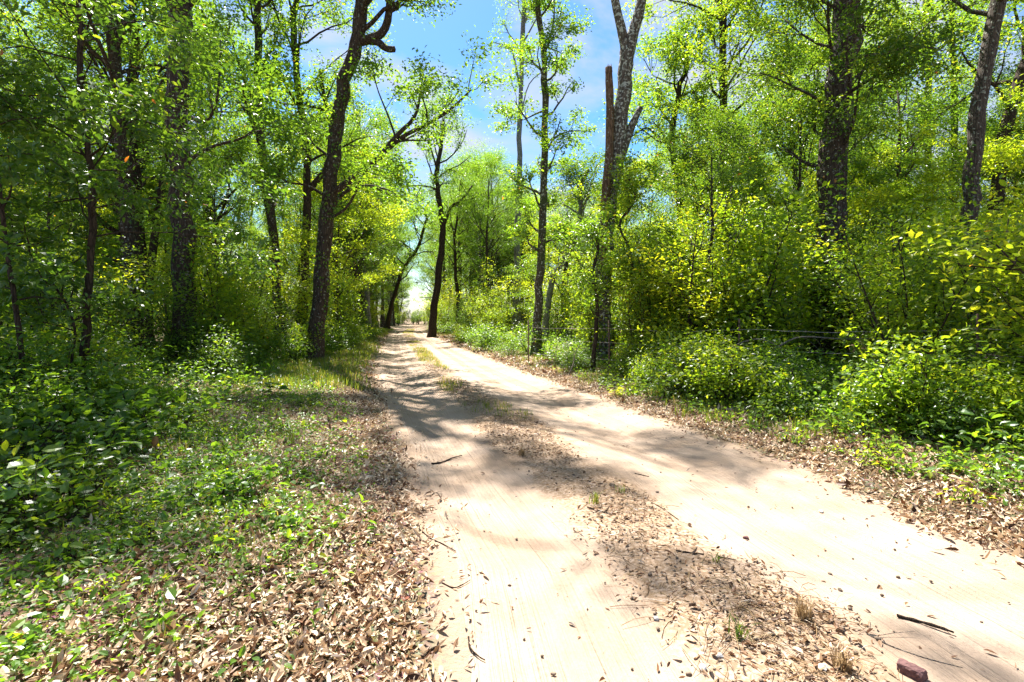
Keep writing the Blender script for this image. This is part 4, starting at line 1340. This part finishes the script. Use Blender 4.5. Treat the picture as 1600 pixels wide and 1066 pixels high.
stick('twig', 'short dark twig just right of the crosswise twig on the centre strip', [(1122, 876), (1138, 878), (1150, 880)], 0.004)
stick('twig', 'thin tan twig curving across the right track above the brick', [(1354, 996), (1395, 1016), (1440, 1030), (1504, 1042)], 0.0028, 'dead_wood', side=[(0.15, 1, 0.15, 0.22)])
stick('twig', 'brown twig in the right wheel track higher up beside the bright sand', [(992, 742), (1004, 744), (1014, 746)], 0.005)
stick('fallen_branch', 'bare pale branch arching down from the right thicket at the verge', [(1130, 610), (1150, 604), (1160, 585)], 0.008, 'dead_wood', 0.2)


# the brick fragment
def brick():
    a = Acc()
    px = [(1406, 1050), (1442, 1068)]
    p0, p1 = [np.array(G(*q)) for q in px]
    c = (p0 + p1) / 2
    ax = norm(p1 - p0)
    nrm = np.array([-ax[1], ax[0]])
    L, W, H = 0.047, 0.025, 0.021
    r = np.random.default_rng(5)
    nx, ny, nz = 9, 6, 5
    vv, idx, ff = [], {}, []

    def vid(i, j, k):
        key = (i, j, k)
        if key not in idx:
            u, v, w = i / nx * 2 - 1, j / ny * 2 - 1, k / nz * 2 - 1
            e = 1 - 0.05 * (abs(u) ** 8 * abs(v) ** 8 + abs(v) ** 8 * abs(w) ** 8 + abs(u) ** 8 * abs(w) ** 8)
            q = np.array([u * L * (1 + 0.06 * v), v * W, w * H]) * e + r.normal(0, 0.0012, 3)
            if u > 0.5 and w > 0.2 and v < -0.2:
                q[2] -= 0.008 * (u - 0.5) * 2
            idx[key] = len(vv)
            vv.append([q[0] * ax[0] + q[1] * nrm[0], q[0] * ax[1] + q[1] * nrm[1], q[2]])
        return idx[key]
    for i in range(nx):
        for j in range(ny):
            ff.append([vid(i, j, nz), vid(i + 1, j, nz), vid(i + 1, j + 1, nz), vid(i, j + 1, nz)])
            ff.append([vid(i, j, 0), vid(i, j + 1, 0), vid(i + 1, j + 1, 0), vid(i + 1, j, 0)])
    for i in range(nx):
        for k in range(nz):
            ff.append([vid(i, 0, k), vid(i + 1, 0, k), vid(i + 1, 0, k + 1), vid(i, 0, k + 1)])
            ff.append([vid(i, ny, k), vid(i, ny, k + 1), vid(i + 1, ny, k + 1), vid(i + 1, ny, k)])
    for j in range(ny):
        for k in range(nz):
            ff.append([vid(0, j, k), vid(0, j, k + 1), vid(0, j + 1, k + 1), vid(0, j + 1, k)])
            ff.append([vid(nx, j, k), vid(nx, j + 1, k), vid(nx, j + 1, k + 1), vid(nx, j, k + 1)])
    a.add(np.array(vv), np.array(ff))
    o = link('brick_fragment', a.mesh('brick_fragment', M['brick'], smooth=False))
    o.location = (c[0], c[1], float(surf(*c)) + H - 0.004)
    tag(o, 'broken piece of red brick lying on the sand at the bottom right', 'brick')


brick()


def stone(label, px, py, r, mat):
    a = Acc()
    x, y = G(px, py)
    rr = np.random.default_rng(int(px))
    v, f = ico_v.copy(), ico_f
    for _ in range(2):      # subdivide
        e, nf, v = {}, [], list(map(np.array, v))

        def midp(i, j):
            k = (min(i, j), max(i, j))
            if k not in e:
                e[k] = len(v)
                v.append(norm(v[i] + v[j]))
            return e[k]
        for p, q, s in f:
            u, w, t = midp(p, q), midp(q, s), midp(s, p)
            nf += [(p, u, t), (q, w, u), (s, t, w), (u, w, t)]
        f = np.array(nf)
        v = np.array(v)
    cuts = norm(rr.normal(0, 1, (7, 3)))
    for cdir in cuts:
        dd = v @ cdir
        v = v - np.where(dd > 0.72, dd - 0.72, 0)[:, None] * cdir
    v = v * r * [1.25, 1.0, 0.75] + rr.normal(0, r * 0.02, v.shape)
    a.add(v, None, f)
    o = link('stone', a.mesh('stone', M[mat], smooth=False))
    o.location = (x, y, float(surf(x, y)) + r * 0.4)
    o.rotation_euler = (0, 0, rr.uniform(0, TAU))
    tag(o, label, 'stone', 'loose stones on the road')


for st in [('white stone at the bottom edge left of the brick', 1286, 1058, 0.02, 'stone_white'), ('pale grey stone on the sand left of the centre strip', 1025, 973, 0.013, 'stone_grey'),
           ('dark stone beside the green grass tuft on the lower strip', 1137, 1008, 0.018, 'crumb'), ('bluish grey stone below the grass tuft on the strip', 1125, 1036, 0.014, 'stone_grey'),
           ('grey stone near the bottom edge of the centre strip', 1098, 1052, 0.017, 'stone_grey'), ('brown stone in the right track at the middle of the picture', 1166, 842, 0.018, 'brick'),
           ('dark round stone on the centre strip beside the bright sand', 957, 765, 0.025, 'crumb'), ('small dark stone alone on the right track', 1297, 893, 0.01, 'crumb'),
           ('small black stone in the right track above the black stick', 1312, 921, 0.012, 'crumb'), ('tiny pale stone on the right track near the leaf litter', 1283, 795, 0.016, 'stone_white'),
           ('small brown stone right of the centre strip twigs', 1027, 772, 0.014, 'crumb'), ('lone dark stone on the left track below the first stick', 704, 789, 0.008, 'crumb')]:
    stone(*st)


def tuft(label, px, py, h, n, mat, tint, seed):
    rr = np.random.default_rng(seed)
    a = Acc()
    x, y = G(px, py)
    blades(a, rr, np.array([x]), np.array([y]), h, 0.006, lambda m: rr.normal(tint, 0.15, m), n, 0.02, 0.9)
    o_ = np.array([x, y, float(surf(x, y))], np.float32)
    a.v = [v - o_ for v in a.v]
    o = link('grass_tuft', a.mesh('grass_tuft', M[mat], smooth=False))
    o.location = o_
    tag(o, label, 'grass tuft')


tuft('single green grass tuft on the lower centre strip by the stones', 1157, 1008, 0.10, 22, 'grass', 0.4, 1)
tuft('dry brown grass tuft on the right edge of the lower centre strip', 1255, 975, 0.11, 60, 'straw', 0.35, 2)
tuft('yellowish grass tuft on the centre strip beside the dark twigs', 930, 792, 0.10, 30, 'grass', 0.75, 3)
tuft('small bright green tuft near the middle of the centre strip', 970, 775, 0.08, 20, 'grass', 0.5, 4)
tuft('little green tuft right of the crosswise twig on the strip', 1120, 882, 0.06, 18, 'grass', 0.45, 5)
tuft('dry tan grass tuft at the bottom edge of the centre strip', 1320, 1058, 0.10, 70, 'straw', 0.4, 6)
tuft('dry grass tuft on the upper centre strip left side', 815, 715, 0.12, 50, 'straw', 0.5, 7)
tuft('tall green tuft in the leaf litter left of the road', 455, 712, 0.22, 30, 'grass', 0.5, 8)


# plants one can point at
def leafy_stem(label, px, py, h, n, leaf, mat, tint, asp, seed, spread=0.5, up=0.2):
    rr = np.random.default_rng(seed)
    x, y = G(px, py)
    w, a = Acc(), Acc()
    base = np.array([x, y, float(surf(x, y)) - 0.02])
    Pp, Dd = [], []
    for s in range(max(1, n // 6)):
        pts = path(rr, (0, 0, 0), (rr.normal(0, spread), rr.normal(0, spread), 1), h * rr.uniform(0.7, 1.1), 6, 0.05, 0.12)
        tube(w, pts, 0.004 * np.linspace(1, 0.4, 6), 5)
        for k in range(6):
            f = rr.uniform(1.5, 5)
            i = min(int(f), 4)
            an = k * 2.4 + rr.uniform(-0.4, 0.4)
            d = np.array([math.cos(an), math.sin(an), up])
            q = pts[i] + (pts[i + 1] - pts[i]) * (f - i)
            tube(w, np.array([q, q + d * leaf * 0.25]), 0.0018, 3)
            Pp.append(q + d * leaf * 0.25)
            Dd.append(d)
    m = len(Pp)
    L = leaf * rr.uniform(0.7, 1.25, m)
    leaves_hi(a, np.array(Pp), np.array(Dd), rr.normal(0, 0.25, (m, 3)) + [0, 0, 1], L, L * asp, np.clip(rr.normal(tint, 0.1, m), 0, 0.95), rr.uniform(0.15, 0.45, m), 0.12, (0.95, 0.7))
    e = empty('leafy_plant', tuple(map(float, base)), label, 'plant')
    link('stems', w.mesh('stems', M['bark_plain']), e)
    link('foliage', a.mesh('foliage', M[mat], smooth=False), e)


leafy_stem('tall seedling with long pointed leaves standing on the left verge', 188, 765, 0.34, 18, 0.17, 'leaf_mid', 0.55, 0.38, 1, 0.15, 0.1)
leafy_stem('vivid yellow-green plant alone in the litter on the right verge', 1376, 742, 0.12, 12, 0.09, 'leaf_bright', 0.8, 0.6, 2)
leafy_stem('young heart-leaved plant at the foot of the left thicket by the grass', 428, 628, 0.45, 24, 0.17, 'leaf_mid', 0.5, 0.75, 3)
leafy_stem('bright clump of leaves on the right verge beside the dark stem', 962, 622, 0.2, 18, 0.12, 'leaf_bright', 0.7, 0.6, 4)
leafy_stem('round-leaved plant low at the right verge below the thicket', 1482, 752, 0.12, 12, 0.07, 'leaf_mid', 0.6, 0.8, 5)
leafy_stem('round-leaved vine plant at the bottom of the right thicket near the frame edge', 1530, 700, 0.3, 24, 0.075, 'leaf_mid', 0.55, 0.85, 6)
leafy_stem('narrow-leaved yellow seedling in the left litter near the bottom left corner', 112, 925, 0.1, 12, 0.09, 'leaf_bright', 0.6, 0.35, 7)
leafy_stem('small yellow-leaved plant right of the slender tree foot on the left verge', 160, 668, 0.14, 6, 0.09, 'leaf_bright', 0.9, 0.6, 8)

# ------------------------------------------------------------------ the wire fence in the right thicket
fence = empty('wire_fence', (6.2, 6.8, 0), 'old rusty wire fence strung along the edge of the right thicket', 'fence')
FB = np.array([6.2, 6.8, 0.0])
posts = [(8.1, 3.9), (6.2, 6.8), (4.3, 9.7), (2.4, 12.6), (0.5, 15.5)]
rng = np.random.default_rng(500)
for x, y in posts:
    z = float(height(x, y))
    a = Acc()
    lean = rng.normal(0, 0.03, 2)
    tube(a, np.array([[x, y, z - 0.2], [x + lean[0] * .5, y + lean[1] * .5, z + 0.6], [x + lean[0], y + lean[1], z + 1.32]]) - FB, 0.019, 8, 0.05, rng)
    for zz in np.arange(0.2, 1.3, 0.07):     # studs of the steel post
        tube(a, np.array([[x - 0.02, y - 0.02, z + zz], [x - 0.034, y - 0.034, z + zz]]) - FB + np.array([lean[0], lean[1], 0]) * zz / 1.32, 0.007, 4)
    link('post', a.mesh('post', M['rust']), fence)
for zz in (0.36, 0.78, 1.12):
    a = Acc()
    pts = []
    for (x0, y0), (x1, y1) in zip(posts[:-1], posts[1:]):
        for t in np.linspace(0, 1, 12, endpoint=False):
            x, y = x0 + (x1 - x0) * t, y0 + (y1 - y0) * t
            pts.append([x - 0.03, y - 0.03, float(height(x, y)) + zz - 0.05 * math.sin(math.pi * t) + rng.normal(0, 0.003)])
    pts = np.array(pts) - FB
    tube(a, pts, 0.0042, 5)
    for i in range(0, len(pts) - 1):          # barbs
        for f in (0.2, 0.7):
            q = pts[i] + (pts[i + 1] - pts[i]) * f
            for _ in range(2):
                d = norm(rng.normal(0, 1, 3)) * 0.02
                tube(a, np.array([q - d, q + d]), 0.002, 3)
    link('wire', a.mesh('wire', M['wire']), fence)

# bare tangled vines hanging on the fence
for lab, pv in [('bare arching vine looped over the top fence wire', [(1095, 585, 9.2), (1140, 545, 9.0), (1185, 530, 8.9), (1225, 548, 8.7), (1245, 575, 8.6)]),
                ('tangle of grey dry vines lying along the top wire', [(1210, 545, 8.7), (1250, 527, 8.5), (1320, 530, 8.2), (1400, 528, 7.8), (1480, 532, 7.2)]),
                ('pale dead branch slanting up through the fence wires', [(1080, 625, 9.4), (1115, 590, 9.3), (1150, 560, 9.3)]),
                ('thin dead vine drooping below the lowest wire', [(1536, 610, 6.6), (1545, 630, 6.5), (1570, 655, 6.4), (1580, 690, 6.3)]),
                ('crooked pale dead sapling leaning at the right verge', [(888, 588, 12.5), (896, 568, 12.5), (899, 552, 12.5), (908, 535, 12.5)])]:
    a = Acc()
    p3 = spline([P(*q) for q in pv], 20)
    b = p3[0].copy()
    tube(a, p3 - b, np.linspace(0.016, 0.007, 20), 6, 0.1, rng)
    for _ in range(5):
        i = rng.integers(4, 18)
        pp = path(rng, p3[i] - b, side_dir(rng, norm(p3[i + 1] - p3[i - 1]), 0.7), rng.uniform(0.2, 0.6), 5, 0, 0.3)
        tube(a, pp, 0.006 * np.linspace(1, 0.4, 5), 4)
    o = link('dead_vine', a.mesh('dead_vine', M['dead_wood']))
    o.location = b
    tag(o, lab, 'vine')

# ------------------------------------------------------------------ sky, sun, camera
EL, AZ = math.radians(58), math.radians(-20)      # high sun ahead, a little left of the view axis
w = bpy.data.worlds.new('World')
sc.world = w
w.use_nodes = True
nt = w.node_tree
bg = nt.nodes['Background']
sky = nt.nodes.new('ShaderNodeTexSky')
sky.sky_type = 'NISHITA'
sky.sun_disc = False
sky.sun_elevation = EL
sky.sun_rotation = AZ
sky.air_density = 1.0
sky.dust_density = 0.4
sky.ozone_density = 2.0
tcn = nt.nodes.new('ShaderNodeTexCoord')
mp = nt.nodes.new('ShaderNodeMapping')
mp.inputs['Scale'].default_value = (1.0, 1.0, 2.6)
nt.links.new(tcn.outputs['Generated'], mp.inputs[0])
nz = nt.nodes.new('ShaderNodeTexNoise')
nz.inputs['Scale'].default_value = 3.2
nz.inputs['Detail'].default_value = 7
nz.inputs['Roughness'].default_value = 0.55
nz.inputs['Distortion'].default_value = 0.4
nt.links.new(mp.outputs[0], nz.inputs['Vector'])
cr = ramp(nt, [(0.42, (0, 0, 0)), (0.6, (0.8, 0.8, 0.8))])
nt.links.new(nz.outputs[0], cr.inputs[0])
hs = nt.nodes.new('ShaderNodeHueSaturation')
hs.inputs['Saturation'].default_value = 1.38
hs.inputs['Value'].default_value = 0.55
nt.links.new(sky.outputs[0], hs.inputs['Color'])
cloud = mixc(nt, cr.outputs[0], hs.outputs[0], (1.9, 1.93, 1.97))
nt.links.new(cloud, bg.inputs['Color'])
bg.inputs['Strength'].default_value = 0.11

sun = bpy.data.lights.new('sun', 'SUN')
sun.energy = 5.0
sun.angle = math.radians(0.65)
sun.color = (1.0, 0.965, 0.905)
so = bpy.data.objects.new('sun', sun)
COL.objects.link(so)
sd = Vector((math.sin(AZ) * math.cos(EL), math.cos(AZ) * math.cos(EL), math.sin(EL)))
so.rotation_euler = sd.to_track_quat('Z', 'Y').to_euler()
so.location = sd * 60

cam = bpy.data.cameras.new('camera')
cam.sensor_width = 36
cam.lens = 18.0
cam.shift_y = -38 / 1600
cam.clip_start = 0.05
cam.clip_end = 3000
co = bpy.data.objects.new('camera', cam)
COL.objects.link(co)
co.location = (0, 0, CAM_H)
co.rotation_euler = (math.radians(90), 0, 0)
sc.camera = co

sc.view_settings.view_transform = 'Standard'
sc.view_settings.look = 'None'
sc.view_settings.gamma = 1.0
sc.view_settings.exposure = 2.0
cy = sc.cycles
cy.max_bounces = 7
cy.diffuse_bounces = 5
cy.glossy_bounces = 2
cy.transmission_bounces = 4
cy.sample_clamp_indirect = 6
cy.use_denoising = True
